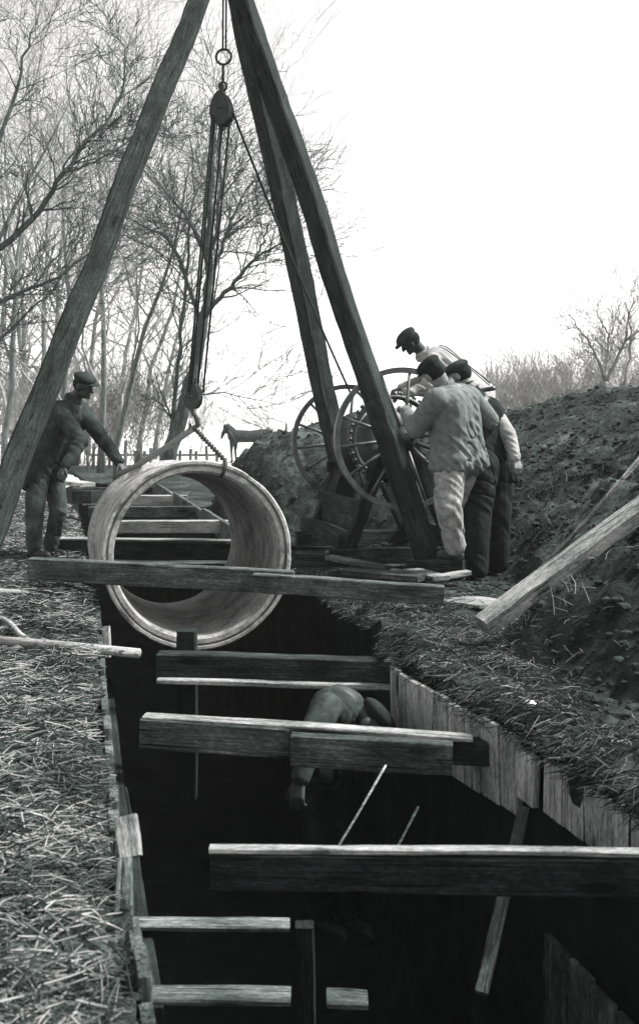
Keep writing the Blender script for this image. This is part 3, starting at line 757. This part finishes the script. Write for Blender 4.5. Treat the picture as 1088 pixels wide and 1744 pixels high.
def fuse(mb, name, mats, parent, voxel, smooth=4, fold=0.0, fs=9, seed=0):
    """weld overlapping tapered volumes into one continuous skin"""
    off = wm(parent).translation if parent is not None else V()
    me = bpy.data.meshes.new(name); me.from_pydata([tuple(v-off) for v in mb.v], [], mb.f)
    bm = bmesh.new(); bm.from_mesh(me); bmesh.ops.recalc_face_normals(bm, faces=bm.faces); bm.to_mesh(me); bm.free()
    t = bpy.data.objects.new('t', me); COL.objects.link(t)
    r = t.modifiers.new('r', 'REMESH'); r.mode = 'VOXEL'; r.voxel_size = voxel
    s = t.modifiers.new('s', 'SMOOTH'); s.iterations = smooth; s.factor = .5
    dg = bpy.context.evaluated_depsgraph_get(); dg.update()
    m2 = bpy.data.meshes.new_from_object(t.evaluated_get(dg))
    bpy.data.objects.remove(t); bpy.data.meshes.remove(me)
    if fold:
        m2.update(); nr = [v.normal.copy() for v in m2.vertices]
        for v, n in zip(m2.vertices, nr):
            c = v.co
            u = c.z*.75+c.x*.55+c.y*.35; w_ = c.x*.7-c.z*.5
            f = (.5-abs(nz((u*2.1, w_*.45, c.y*.8), fs, seed)))*1.6-.5+.3*nz((u*4.4, w_*1.2, c.y*2), fs, seed+5)+.5*nz(c, fs*.5, seed+9)
            cr_ = nz((u*1.5, w_*.5, c.y*.7), fs, seed+21); f -= 1.5*max(0, 1-abs(cr_)/.07)*sstep(-.1, .3, nz(c, 4.2, seed+33))
            f = f*(.35+.9*sstep(-.25, .35, nz(c, 3.1, seed+2)))
            v.co = c+n*f*fold*.42
    m2.polygons.foreach_set('use_smooth', [True]*len(m2.polygons)); m2.name = name
    m2.materials.clear()
    return link(name, m2, mats, parent, Matrix.Translation(off))
def hand(mb, w, d, nrm, s=1.0, curl=.5, left=1):
    """palm, four separate unequal fingers and a thumb from the palm's side"""
    d = d.normalized(); nrm = (nrm-d*nrm.dot(d)).normalized(); sd = d.cross(nrm)*left
    for k in (-1, 0, 1): capsule(mb, w+d*.01+sd*.012*k, w+d*.085*s+sd*.026*k, .016, .014)
    for k, (o, L) in enumerate(((-.033, .068), (-.011, .08), (.011, .074), (.031, .056))):
        p = w+d*.088*s+sd*o; c = curl*(1+.15*k)
        d1 = (d*math.cos(c)+nrm*math.sin(c)).normalized(); d2 = (d*math.cos(c*2.2)+nrm*math.sin(c*2.2)).normalized()
        q = p+d1*L*.55*s; capsule(mb, p, q, .0095, .009); capsule(mb, q, q+d2*L*.5*s, .009, .0075)
    p = w+d*.03-sd*.03; dt = (d*.75-sd*.55+nrm*.35).normalized(); q = p+dt*.045
    capsule(mb, p, q, .013, .011); capsule(mb, q, q+(dt+d*.4+nrm*.2).normalized()*.035, .011, .008)
def person(lab, J, face, top, bottom, base, sleeves=None, cap='cloth_dark', skin='skin', vest=None, braces=False, hem=.16, group=None, legr=1.0, folds=.014, palm=V((0, 0, -1)), bulk=1.0):
    j = {k: V(v) for k, v in J.items()}
    root = thing('person', lab, 'person', base, group)
    f = V(face).normalized(); up = (j['head']-j['neck']).normalized()
    rt = f.cross(up).normalized(); uh = rt.cross(f).normalized()
    rot = Matrix((rt, f, uh)).transposed()
    pel, neck, head = j['pelvis'], j['neck'], j['head']
    chest = (j['shL']+j['shR'])/2; waist = pel.lerp(chest, .42); fwd = (j['shR']-j['shL']).cross(chest-pel).normalized()
    if fwd.dot(f) < 0: fwd = -fwd
    # body: head with face, neck, trunk, limbs, hands
    mb = MB()
    ellipsoid(mb, head+f*-.008+uh*.02, (.076, .096, .098), rot)
    ellipsoid(mb, head+f*.022-uh*.05, (.058, .066, .066), rot)
    capsule(mb, head+f*.088+uh*.018, head+f*.108-uh*.022, .011, .016)         # nose
    capsule(mb, head+f*.078+uh*.032-rt*.032, head+f*.078+uh*.032+rt*.032, .014, .014)   # brow
    ellipsoid(mb, head+f*.08-uh*.088, (.024, .02, .018), rot)                  # chin
    capsule(mb, head+f*.088-uh*.058-rt*.018, head+f*.088-uh*.058+rt*.018, .008, .008)  # mouth
    for s in (-1, 1): ellipsoid(mb, head+rt*.08*s-f*.005-uh*.005, (.012, .022, .034), rot)
    capsule(mb, head-uh*.05-f*.02, neck, .056, .06)
    capsule(mb, neck, chest, .065, .10)
    capsule(mb, chest, waist, .12, .12); capsule(mb, waist, pel, .12, .125)
    capsule(mb, j['shL'], j['shR'], .062, .062)
    for s in 'LR':
        capsule(mb, j['sh'+s], j['el'+s], .052, .042); capsule(mb, j['el'+s], j['wr'+s], .04, .027)
        capsule(mb, j['hip'+s], j['kn'+s], .085, .058); capsule(mb, j['kn'+s], j['an'+s], .055, .038)
        dh = (j['wr'+s]-j['el'+s]).normalized()
        hand(mb, j['wr'+s]+dh*.015, dh+V((0, 0, -.15)), palm, 1.0, .55, 1 if s == 'L' else -1)
    fuse(mb, 'body', skin, root, .0075, 2)
    # coat / shirt
    mb = MB(); g = bulk
    capsule(mb, neck+(head-neck)*.18, chest, .068, .12)
    capsule(mb, j['shL'], j['shR'], .078*g, .078*g)
    s_ = (j['shR']-j['shL']).normalized(); dn = (pel-chest).normalized()
    for q in (-.085, 0, .085):
        q *= g
        capsule(mb, chest+s_*q+dn*.04, waist+s_*q*.95, .132*g, .136*g); capsule(mb, waist+s_*q*.95, pel+s_*q*1.1, .136*g, .142*g)
        if hem: capsule(mb, pel+s_*q*1.1, pel+s_*q*1.25+dn*hem*.4, .142*g, .15*g)
    if hem:      # flared hem, open edge below
        for a_ in range(16):
            t_ = a_*math.pi/8; fw_ = fwd
            o_ = s_*math.cos(t_)*.235*g+fw_*math.sin(t_)*.15*g
            capsule(mb, pel+o_*.85-dn*.05, pel+o_*1.08+dn*(hem*.4+.07), .03, .022, 8)
    tops = vest or top
    if not vest:
        for s in 'LR':
            capsule(mb, j['sh'+s], j['el'+s], .078*g, .068*g); capsule(mb, j['el'+s], j['wr'+s], .068*g, .05)
    jk = fuse(mb, 'waistcoat' if vest else 'jacket', tops, root, .0095, 3, folds, 8, R.random()*50)
    # turned-up collar
    mb = MB(); cu = (head-neck).normalized(); cx_ = s_-cu*s_.dot(cu); cx_.normalize(); cy_ = cu.cross(cx_); cc = neck+cu*.012
    ring_ = [cc+cx_*math.cos(a_*math.pi/9)*.078+cy_*math.sin(a_*math.pi/9)*.082 for a_ in range(19)]
    for a_ in range(18): capsule(mb, ring_[a_]-cu*.012, ring_[a_+1]+cu*.014, .016, .014, 8)
    fuse(mb, 'collar', top, root, .008, 2)
    if vest:
        for s in 'LR':
            mb = MB(); capsule(mb, j['sh'+s], j['el'+s], .078, .066); capsule(mb, j['el'+s], j['wr'+s], .066, .05)
            fuse(mb, 'sleeve', top, root, .0115, 3, folds, 10, R.random()*50)
    # trousers
    mb = MB()
    capsule(mb, pel+(chest-pel)*.18, pel, .125, .13)
    capsule(mb, j['hipL'], j['hipR'], .118, .118)
    for s in 'LR':
        capsule(mb, j['hip'+s], j['kn'+s], .112*legr, .088*legr); capsule(mb, j['kn'+s], j['an'+s]+(j['kn'+s]-j['an'+s])*.12, .088*legr, .075*legr)
    fuse(mb, 'trousers', bottom, root, .0095, 3, folds*1.2, 7, R.random()*50)
    # boots
    for s in 'LR':
        a = j['an'+s]; t = J.get('toe'+s, None); t = V(t) if t else V((f.x, f.y, 0)).normalized()
        mb = MB(); capsule(mb, a+V((0, 0, .06)), a-V((0, 0, .02)), .05, .05); capsule(mb, a-V((0, 0, .035))-t*.03, a-V((0, 0, .045))+t*.15, .045, .036)
        capsule(mb, a-V((0, 0, .055))-t*.05, a-V((0, 0, .06))+t*.17, .026, .026)
        fuse(mb, 'boot', 'leather', root, .01, 2)
    if braces:
        from mathutils.bvhtree import BVHTree
        bv = BVHTree.FromPolygons([v.co+wm(jk).translation for v in jk.data.vertices], [tuple(p.vertices) for p in jk.data.polygons])
        for q in (-.085, .085):
            s_ = (j['shR']-j['shL']).normalized(); dn = (chest-pel).normalized(); back = -fwd
            mb = MB(); pts = []
            for i in range(11):
                t = i/10; c = pel.lerp(chest+dn*.06, t)
                o_ = c+s_*q*(1-.2*math.sin(t*3.1)); h_ = bv.ray_cast(o_+back*.6, -back, 1)
                pts.append((h_[0] if h_[0] else o_+back*.15)+back*.002)
            b = len(mb.v)
            for p in pts:
                mb.v += [p-s_*.018, p+s_*.018, p+s_*.018+back*.006, p-s_*.018+back*.006]
            for i in range(10):
                for k in range(4): mb.f.append((b+i*4+k, b+i*4+(k+1) % 4, b+i*4+4+(k+1) % 4, b+i*4+4+k))
            mb.build('brace_strap', 'cloth_dark', root)
    # hair and cap
    mb = MB(); ellipsoid(mb, head-f*.022+uh*.012, (.083, .092, .088), rot)
    fuse(mb, 'hair', 'cloth_black', root, .012, 2)
    mb = MB(); ellipsoid(mb, head-f*.006+uh*.078, (.098, .118, .048), rot); ellipsoid(mb, head-f*.006+uh*.058, (.09, .108, .034), rot)
    ellipsoid(mb, head+f*.105+uh*.05, (.062, .052, .010), rot)
    fuse(mb, 'cap', cap, root, .008, 2, .004, 14, 3)
    return root

# left man reaching for the pipe
ya = 10.5
person('man in peaked cap and dark coat standing behind a derrick leg, reaching for the pipe',
    dict(head=P(143, 657, 10.42), neck=P(125, 683, 10.5), shL=P(139, 698, 10.62), shR=P(101, 700, 10.36), pelvis=P(78, 794, 10.56),
         hipL=P(90, 802, 10.66), hipR=P(66, 802, 10.46), knL=P(100, 868, 10.6), anL=P(86, 934, 10.70), knR=P(60, 872, 10.4), anR=P(58, 936, 10.46),
         elL=P(174, 746, 10.48), wrL=P(203, 786, 10.30), elR=P(138, 752, 10.12), wrR=P(112, 792, 9.98)),
    (.85, -.35, -.38), 'cloth_dark', 'cloth_denim', V((-2.6, 10.55, 0)), skin='skin_dark', hem=.22, bulk=1.08, folds=.022)
# man in jacket, back to us
person('man in pale jacket and light trousers bending over the winch with his back to us',
    dict(head=P(738, 634, 8.72), neck=P(756, 660, 8.74), shL=P(742, 680, 8.58), shR=P(800, 676, 8.98), pelvis=P(780, 776, 8.86),
         hipL=P(766, 786, 8.76), hipR=P(792, 784, 8.95), knL=P(762, 862, 8.66), anL=P(776, 938, 8.76), knR=P(772, 856, 9.1), anR=P(774, 930, 9.2),
         elL=P(708, 730, 8.72), wrL=P(690, 700, 9.0), elR=P(833, 716, 9.12), wrR=P(812, 700, 9.38), toeL=(-.7, .7, 0)),
    (-.45, .82, -.35), 'cloth_jacket', 'cloth_pale', V((1.05, 8.9, 0)), skin='skin', cap='cloth_black', hem=.05, legr=1.2, folds=.03, bulk=1.18)
# dark figure with white sleeves behind
person('stooping man in dark waistcoat and trousers with one white sleeve hanging, nearest the bank',
    dict(head=P(782, 640, 9.32), neck=P(800, 664, 9.3), shL=P(792, 690, 9.16), shR=P(836, 698, 9.34), pelvis=P(828, 786, 9.28),
         hipL=P(820, 794, 9.14), hipR=P(846, 794, 9.32), knL=P(812, 882, 9.06), anL=P(810, 980, 9.0), knR=P(846, 878, 9.3), anR=P(846, 968, 9.35),
         elL=P(765, 735, 9.2), wrL=P(738, 722, 9.45), elR=P(866, 742, 9.2), wrR=P(876, 778, 9.12), toeL=(-.7, .7, 0), toeR=(-.7, .7, 0)),
    (-.8, .4, -.45), 'cloth_white', 'cloth_black', V((1.35, 9.2, 0)), vest='cloth_black', cap='cloth_dark', legr=1.35, hem=.2, folds=.02, bulk=1.1)
# man in white shirt and braces
az = gz(1.6, 11.0)
person('man in white shirt and braces leaning forward above the winch wheels',
    dict(head=P(698, 582, 10.85), neck=P(722, 604, 10.92), shL=P(738, 616, 10.76), shR=P(744, 607, 11.14), pelvis=P(814, 676, 11.0),
         hipL=P(816, 690, 10.9), hipR=P(818, 690, 11.12), knL=V((1.52, 10.86, az+.50)), anL=V((1.58, 10.9, az+.08)), knR=V((1.50, 11.12, az+.50)), anR=V((1.60, 11.15, az+.08)),
         elL=P(730, 662, 10.7), wrL=P(692, 668, 10.66), elR=P(722, 650, 11.2), wrR=P(684, 660, 11.1)),
    (-.72, .2, -.66), 'cloth_white', 'cloth_dark', V((1.6, 11.0, az)), skin='skin_dark', braces=True, cap='cloth_dark', hem=0, folds=.026, bulk=1.2)
# trench worker
person('labourer in grey shirt stooping down in the trench between the braces',
    dict(head=P(628, 1238, 5.62), neck=P(602, 1222, 5.66), shL=P(556, 1206, 5.52), shR=P(596, 1206, 5.90), pelvis=P(556, 1300, 6.05),
         hipL=P(545, 1315, 6.0), hipR=P(570, 1315, 6.1), knL=P(545, 1430, 5.85), anL=P(545, 1560, 6.0), knR=P(590, 1430, 5.9), anR=P(590, 1560, 6.05),
         elL=P(526, 1262, 5.38), wrL=P(513, 1322, 5.3), elR=P(600, 1262, 6.0), wrR=P(570, 1290, 5.75)),
    (.6, -.5, -.6), 'cloth_grey', 'cloth_black', V((.1, 6.0, -2.0)), skin='skin_dark', cap='cloth_black')

# ------------------------------------------------------------------ horse
def horse():
    Y = 45; k = Y/F
    base = P(405, 790, Y); root = thing('horse', 'dark horse standing far off beyond the spoil bank', 'horse', base)
    g = base.z; x = base.x
    def q(dx, dy, z): return V((x+dx, Y+dy, g+z))
    mb = MB()
    capsule(mb, q(-.15, 0, 1.12), q(.5, .3, 1.1), .27, .25); capsule(mb, q(.5, .3, 1.1), q(1.15, .6, 1.14), .25, .28)
    capsule(mb, q(-.22, -.02, 1.22), q(-.42, -.05, 1.42), .2, .14); capsule(mb, q(-.42, -.05, 1.42), q(-.48, -.05, 1.5), .13, .10)
    capsule(mb, q(-.46, -.06, 1.48), q(-.62, -.1, 1.12), .105, .065); capsule(mb, q(-.6, -.1, 1.16), q(-.64, -.11, 1.05), .066, .055)
    for s in (-.05, .05): capsule(mb, q(-.43+s, -.05+s, 1.56), q(-.43+s, -.05+s, 1.66), .03, .012)
    for dx, dy in ((-.22, -.12), (-.08, .16)):
        capsule(mb, q(dx, dy, 1.05), q(dx-.03, dy, .55), .12, .06); capsule(mb, q(dx-.03, dy, .55), q(dx, dy, .1), .055, .04); capsule(mb, q(dx, dy, .12), q(dx-.05, dy, .05), .055, .06)
    for dx, dy in ((1.15, .45), (1.25, .72)):
        capsule(mb, q(dx, dy, 1.05), q(dx-.08, dy, .75), .18, .1); capsule(mb, q(dx-.08, dy, .75), q(dx+.1, dy, .5), .085, .06); capsule(mb, q(dx+.1, dy, .5), q(dx+.04, dy, .1), .05, .04); capsule(mb, q(dx+.04, dy, .12), q(dx-.03, dy, .05), .055, .06)
    fuse(mb, 'body', 'hide', root, .025, 3)
    mb = MB(); capsule(mb, q(-.36, .0, 1.56), q(-.12, 0, 1.36), .05, .06); capsule(mb, q(-.40, -.05, 1.58), q(-.52, -.1, 1.45), .04, .03)
    fuse(mb, 'mane', 'cloth_black', root, .02, 2)
    mb = MB(); capsule(mb, q(1.38, .75, 1.2), q(1.5, .8, .6), .05, .07); fuse(mb, 'tail', 'cloth_black', root, .02, 2)
    mb = MB(); mb.ring(q(-.25, -.02, 1.16), (.8, .1, .55), .27, .045, 24, 8); mb.build('collar', 'leather', root)
horse()

# ------------------------------------------------------------------ trees
def grow(mb, p, d, L, r, depth, rg, up=.12, wander=.16, seg=4, spread=.75, kids=None, minr=.004):
    pts = [p.copy()]; rad = [r]; n = seg if depth > 1 else 3; q = p.copy(); dd = d.copy()
    for i in range(n):
        dd = (dd+V((rg.gauss(0, wander), rg.gauss(0, wander), rg.gauss(0, wander)+up))).normalized()
        q = q+dd*L/n; pts.append(q.copy()); rad.append(max(minr, r*(1-.62*(i+1)/n)))
    mb.tube(pts, rad, 5 if r > .04 else 3, False)
    if depth <= 0: return
    m = (kids or 5)+rg.randint(-1, 1)
    for i in range(m):
        t = rg.uniform(.25, 1.0) if i else 1.0
        k = min(n-1, int(t*n)); u = t*n-k; c = pts[k].lerp(pts[k+1], u); rr = (rad[k]+(rad[k+1]-rad[k])*u)*rg.uniform(.5, .72)
        ax = (pts[k+1]-pts[k]).normalized(); o = ax.orthogonal().normalized(); o = Matrix.Rotation(rg.uniform(0, 6.28), 3, ax) @ o
        sp = spread*rg.uniform(.6, 1.2)
        grow(mb, c, (ax*math.cos(sp)+o*math.sin(sp)).normalized(), L*rg.uniform(.5, .78), max(minr, rr), depth-1, rg, up*.8, wander, seg, spread, kids, minr)
def tree(px, Y, Hh, lab, seed, lean=(0, 0), depth=4, r0=None, kids=5, trunkfrac=.28, group='bare trees left of the trench', spread=.7):
    rg = random.Random(seed); x = (px-CX)*Y/F; z = gz(x, Y)
    root = thing('bare_tree', lab, 'tree', V((x, Y, z)), group)
    r = r0 or Hh*.0085; n = 8; pts = []; rad = []; q = V((x, Y, z-.1)); d = V((lean[0], lean[1], 1)).normalized(); Lt = Hh*.8
    for i in range(n+1):
        pts.append(q.copy()); rad.append(max(.012, r*(1-.8*i/n)*(1.35 if i == 0 else 1)))
        d = (d+V((rg.gauss(0, .11), rg.gauss(0, .11), .05))).normalized(); q = q+d*Lt/n
    tb = MB(); tb.tube(pts, rad, 8); tb.build('trunk', 'bark_pale', root)
    cb = MB(); m = 10+rg.randint(0, 3)
    for i in range(m):
        t = trunkfrac*.6+(1-trunkfrac*.6)*(i+rg.random())/m
        k = min(n-1, int(t*n)); c = pts[k].lerp(pts[k+1], t*n-k); rr = rad[k]*rg.uniform(.4, .65)
        a = rg.uniform(0, 6.28); sp = rg.uniform(.45, .95)
        dd = V((math.cos(a)*math.sin(sp), math.sin(a)*math.sin(sp), math.cos(sp)))
        grow(cb, c, dd, Hh*rg.uniform(.22, .36), max(.01, rr), depth-1, rg, .08, .24, 4, spread, kids, .0032*Y/24)
    cb.build('crown', 'twig', root)
LT = [(-70, 26, 11.5, (.12, 0), 'bare tree half out of view at the far left'), (12, 24, 10.0, (.02, 0), 'slim bare tree rising left of the derrick leg'),
      (48, 33, 12.5, (-.02, 0), 'tall bare tree behind the left derrick leg'), (92, 28, 11, (.05, 0), 'bare tree behind the head of the reaching man'),
      (128, 42, 14, (0, 0), 'pale distant bare tree behind the capped man'), (172, 30, 11.5, (-.03, 0), 'bare tree just right of the capped man'),
      (200, 23, 8.5, (.07, 0), 'dark stemmed bare tree above the reaching hand'), (236, 38, 12, (.03, 0), 'pale bare tree between two darker stems'),
      (262, 48, 13, (-.03, 0), 'faint distant bare tree left of the hoist ropes'), (150, 55, 16, (0, 0), 'very pale bare tree farthest behind the capped man'),
      (30, 50, 17, (0, 0), 'very pale tall bare tree at the far left background'), (-20, 38, 14, (.05, 0), 'leaning bare tree at the left edge'),
      (70, 58, 21, (.02, 0), 'tallest pale bare tree far behind the left derrick leg'), (185, 60, 18, (0, 0), 'pale distant bare tree above the reaching hand'), (110, 48, 17, (-.03, 0), 'tall pale bare tree behind the derrick leg and the capped man')]
for i, (px, Y, Hh, ln, lab) in enumerate(LT):
    tree(px, Y, Hh, lab, 100+i, ln, 4, None, 4)
# the dark forked tree behind the hoist, limb by limb
def limb_tree(name, lab, limbs, Y, seed, group, base, twigs=True, tw=1.0, mat='bark'):
    rg = random.Random(seed); root = thing(name, lab, 'tree', base, group)
    tb = MB(); cb = MB()
    for li, (pts, r0, r1) in enumerate(limbs):
        q = [P(x, y, Y+dy) for x, y, dy in pts]; n = len(q)
        rad = [r0+(r1-r0)*i/(n-1) for i in range(n)]
        fine = []; fr = []
        for i in range(n-1):
            for k in range(3):
                c = q[i].lerp(q[i+1], k/3); c += V((rg.gauss(0, .02), rg.gauss(0, .04), 0)); fine.append(c); fr.append(rad[i]+(rad[i+1]-rad[i])*k/3)
        fine.append(q[-1]); fr.append(rad[-1])
        (tb if li == 0 else cb).tube(fine, fr, 8 if r0 > .06 else 5)
        if twigs and li > 0:
            for i in range(2, len(fine)):
                for k in range(2 if rg.random() < .6 else 1):
                    ax = (fine[i]-fine[i-1]).normalized(); o = Matrix.Rotation(rg.uniform(0, 6.28), 3, ax) @ ax.orthogonal().normalized()
                    grow(cb, fine[i], (ax*.7+o*.7).normalized(), rg.uniform(.5, 1.3)*tw, max(.008, fr[i]*.45), 2, rg, .08, .18, 3, .65, 4, .005)
    tb.build('trunk', mat, root); cb.build('crown', mat, root)
Yt = 21
bx = P(288, 790, Yt); bx.z = gz(bx.x, bx.y)
limb_tree('bare_tree', 'dark forked bare tree close behind the hoist ropes', [
    ([(284, 800, 0), (296, 745, 0), (318, 680, 0), (336, 610, 0), (348, 540, 0), (354, 470, 0), (357, 380, 0), (362, 280, .2), (366, 180, .4)], .15, .035),
    ([(288, 770, .1), (297, 690, .1), (303, 620, .2), (310, 540, .3), (318, 440, .3), (330, 330, .5), (322, 230, .8)], .055, .015),
    ([(350, 540, 0), (375, 508, -.2), (400, 480, -.3), (430, 445, -.5), (458, 425, -.6), (486, 412, -.8)], .055, .014),
    ([(430, 445, -.5), (445, 418, -.6), (452, 395, -.7), (462, 372, -.8)], .025, .008),
    ([(356, 470, 0), (372, 440, .2), (384, 405, .3), (400, 362, .4), (418, 325, .5), (446, 288, .6)], .05, .01),
    ([(384, 405, .3), (415, 385, .5), (450, 362, .6), (480, 350, .7)], .02, .008),
    ([(346, 560, 0), (325, 500, .2), (305, 440, .3), (285, 405, .4), (245, 385, .5), (205, 365, .6)], .05, .01),
    ([(354, 450, 0), (332, 390, .2), (300, 345, .4), (270, 312, .6), (250, 280, .7)], .05, .01),
    ([(352, 480, 0), (368, 400, -.3), (376, 320, -.4), (372, 240, -.5), (385, 150, -.6)], .05, .01),
    ([(330, 640, 0), (348, 672, -.2), (378, 668, -.3), (420, 678, -.4), (455, 684, -.4)], .02, .006)], Yt, 5, 'bare trees left of the trench', bx, True, 1.0)
Yt2 = 17
b2 = P(-120, 860, Yt2); b2.z = gz(b2.x, b2.y)
limb_tree('bare_tree', 'nearest bare tree whose long limb sweeps in from the left edge', [
    ([(-120, 870, 0), (-118, 740, 0), (-100, 600, 0), (-70, 500, 0), (-20, 440, 0)], .16, .07),
    ([(-20, 440, 0), (40, 390, 0), (80, 340, 0), (108, 298, 0), (150, 240, .1), (190, 195, .2), (212, 140, .3), (214, 80, .4)], .055, .012),
    ([(108, 298, 0), (150, 280, -.2), (195, 262, -.3), (240, 222, -.4)], .022, .007),
    ([(-80, 560, 0), (-10, 520, .1), (50, 490, .1), (100, 474, .2), (140, 440, .3), (200, 400, .3)], .045, .01),
    ([(-100, 640, 0), (-40, 610, 0), (10, 570, .1), (60, 520, .2), (90, 500, .3)], .04, .01),
    ([(-70, 500, 0), (-60, 380, 0), (-20, 280, 0), (20, 180, .2), (40, 100, .3), (60, 40, .4)], .06, .012)], Yt2, 6, 'bare trees left of the trench', b2, True, .8)
# right-hand trees
Yr = 30
b3 = P(1030, 720, Yr); b3.z = 0
limb_tree('bare_tree', 'bare many-stemmed tree showing above the right bank', [
    ([(1030, 745, 0), (1028, 690, 0), (1030, 650, 0)], .11, .09),
    ([(1030, 650, 0), (1016, 605, 0), (1000, 578, 0), (982, 555, 0), (965, 530, 0)], .05, .012),
    ([(1029, 650, 0), (1034, 600, .2), (1036, 570, .3), (1026, 552, .3), (1014, 535, .3)], .035, .01),
    ([(1032, 648, 0), (1050, 610, -.1), (1064, 580, -.2), (1072, 540, -.2), (1078, 505, -.3)], .055, .015),
    ([(1064, 580, -.2), (1090, 560, -.3), (1110, 520, -.4)], .03, .01),
    ([(1060, 660, 0), (1072, 610, .3), (1075, 560, .4), (1066, 520, .5)], .05, .02)], Yr, 8, 'bare trees beyond the right bank', b3, True, .7, 'twig')
for i, (px, Y, Hh, lab) in enumerate(((1120, 34, 4.6, 'bare tree leaving the view at the right edge'), (985, 44, 2.6, 'low pale bare tree left of the many-stemmed one'), (1062, 48, 4.6, 'faint bare tree behind the many-stemmed one'))):
    tree(px, Y, Hh, lab, 300+i, (0, 0), 4, None, 5, .3, 'bare trees beyond the right bank')
def shrub(px, Y, Hh, seed, lab, grp):
    rg = random.Random(seed); x = (px-CX)*Y/F; z = gz(x, Y) if Y < 100 else 0
    root = thing('bare_shrub', lab, 'shrub', V((x, Y, z)), grp); mb = MB()
    for k in range(12):
        a = rg.uniform(0, 6.28); sp = rg.uniform(.05, .5)
        grow(mb, V((x+rg.gauss(0, .5), Y+rg.gauss(0, .5), z-.05)), V((math.cos(a)*math.sin(sp), math.sin(a)*math.sin(sp), math.cos(sp))), Hh*rg.uniform(.4, .7), .014, 3, rg, .1, .14, 3, .5, 4, .008)
    mb.build('stems', 'twig', root)
for i, px in enumerate((838, 860, 880, 902, 922, 944, 966, 990, 1042, 1080)):
    shrub(px, 48+(i*7) % 14, 2.9+.12*i+.5*((i*5) % 3), 400+i, 'bare grey brush beyond the crest of the right bank', 'brush beyond the right bank')
for i, px in enumerate((-10, 25, 58, 95, 125, 160, 190, 225, 255)):
    shrub(px, 30+(i*11) % 17, 2.6+.3*((i*5) % 4), 450+i, 'bare grey brush under the trees on the left', 'brush under the left trees')
# pale far fence
fx0, fx1 = P(150, 780, 40), P(372, 780, 40)
fz = gz(fx0.x, 40)
fe = thing('picket_fence', 'pale fence of uneven upright slats far off behind the pipe', 'fence', V((fx0.x, 40, fz)))
rg = random.Random(9); x = fx0.x
while x < fx1.x:
    h = rg.uniform(.55, 1.1); board('picket', V((x, 40, fz-.05)), V((x+rg.gauss(0, .03), 40, fz+h)), .03, .11, 'wood_sheet' if rg.random() < .5 else 'wood_pale', fe, up=V((1, 0, 0))); x += rg.uniform(.2, .42)
for z in (.45,): board('rail', V((fx0.x, 40.05, fz+z)), V((fx1.x, 40.05, fz+z)), .04, .08, 'wood_pale', fe)
# small stake on the far spoil
st = P(487, 775, 15.0)
timber('stake', 'thin pale stake standing in the spoil right of the horse', 'stake', V((st.x, st.y, 1.25)), V((st.x, st.y, .4)), .03, .035, 'wood_pale', up=V((0, 1, 0)))
# odds and ends on the far left bank
timber('timber_offcut', 'dark timber block on the left bank behind the pipe', 'offcut', P(138, 846, 14.5), P(170, 846, 14.3), .3, .16, 'wood_dark')
timber('timber_offcut', 'pale board end lying on the left bank beside the capped man', 'offcut', P(118, 822, 16), P(150, 826, 15.6), .25, .06, 'wood_pale')

# ------------------------------------------------------------------ air
hz = MB().box((0, 228, 9.2), (960, 480, 26)); HAZE = .0007
hm = bpy.data.materials.new('pale_air'); hm.use_nodes = True; hn = hm.node_tree.nodes; hn.remove(hn['Principled BSDF'])
pv = hn.new('ShaderNodeVolumePrincipled'); pv.inputs['Color'].default_value = (.98, .97, .96, 1); pv.inputs['Density'].default_value = HAZE; pv.inputs['Anisotropy'].default_value = .2
hm.node_tree.links.new(pv.outputs[0], hn['Material Output'].inputs['Volume']); M['haze'] = hm
tag(hz.build('haze', 'haze', None, False), 'pale air between the trees', kind='stuff')
# ------------------------------------------------------------------ light, sky, camera
SUN = V((.62, .06, .78)).normalized()
el = math.asin(SUN.z); az = math.atan2(SUN.x, SUN.y)
w = bpy.data.worlds.new('World'); scn.world = w; w.use_nodes = True
n, l = w.node_tree.nodes, w.node_tree.links
sky = n.new('ShaderNodeTexSky'); sky.sky_type = 'NISHITA'; sky.sun_disc = False; sky.sun_elevation = el; sky.sun_rotation = az
sky.dust_density = 1.0; sky.air_density = 1.0
bw = n.new('ShaderNodeRGBToBW'); l.new(sky.outputs[0], bw.inputs[0])
mx = n.new('ShaderNodeMix'); mx.data_type = 'RGBA'; mx.blend_type = 'MULTIPLY'; mx.inputs['Factor'].default_value = 1
l.new(bw.outputs[0], mx.inputs['A']); mx.inputs['B'].default_value = (1, .985, .98, 1)
l.new(mx.outputs['Result'], n['Background'].inputs['Color']); n['Background'].inputs['Strength'].default_value = .14
sd_ = bpy.data.lights.new('sun', 'SUN'); sd_.energy = 3.6; sd_.angle = math.radians(7); sd_.color = (1, .98, .96)
so = bpy.data.objects.new('sun', sd_); COL.objects.link(so); so.rotation_euler = (-SUN).to_track_quat('-Z', 'Y').to_euler()
cd = bpy.data.cameras.new('camera'); cam = bpy.data.objects.new('camera', cd); COL.objects.link(cam); scn.camera = cam
cam.location = (0, 0, CH); cam.rotation_euler = (math.pi/2, 0, 0)
cd.sensor_fit = 'VERTICAL'; cd.sensor_height = 24; cd.lens = 24*F/1744; cd.shift_y = -(872-HY)/1744; cd.shift_x = 0
cd.dof.use_dof = True; cd.dof.focus_distance = 8.0; cd.dof.aperture_fstop = 3.2
cd.clip_end = 3000; cd.clip_start = .05
for o in list(bpy.data.objects):
    if '_w' in o: del o['_w']
vs = scn.view_settings; vs.view_transform = 'Standard'; vs.look = 'None'; vs.gamma = 1; vs.exposure = 1.6
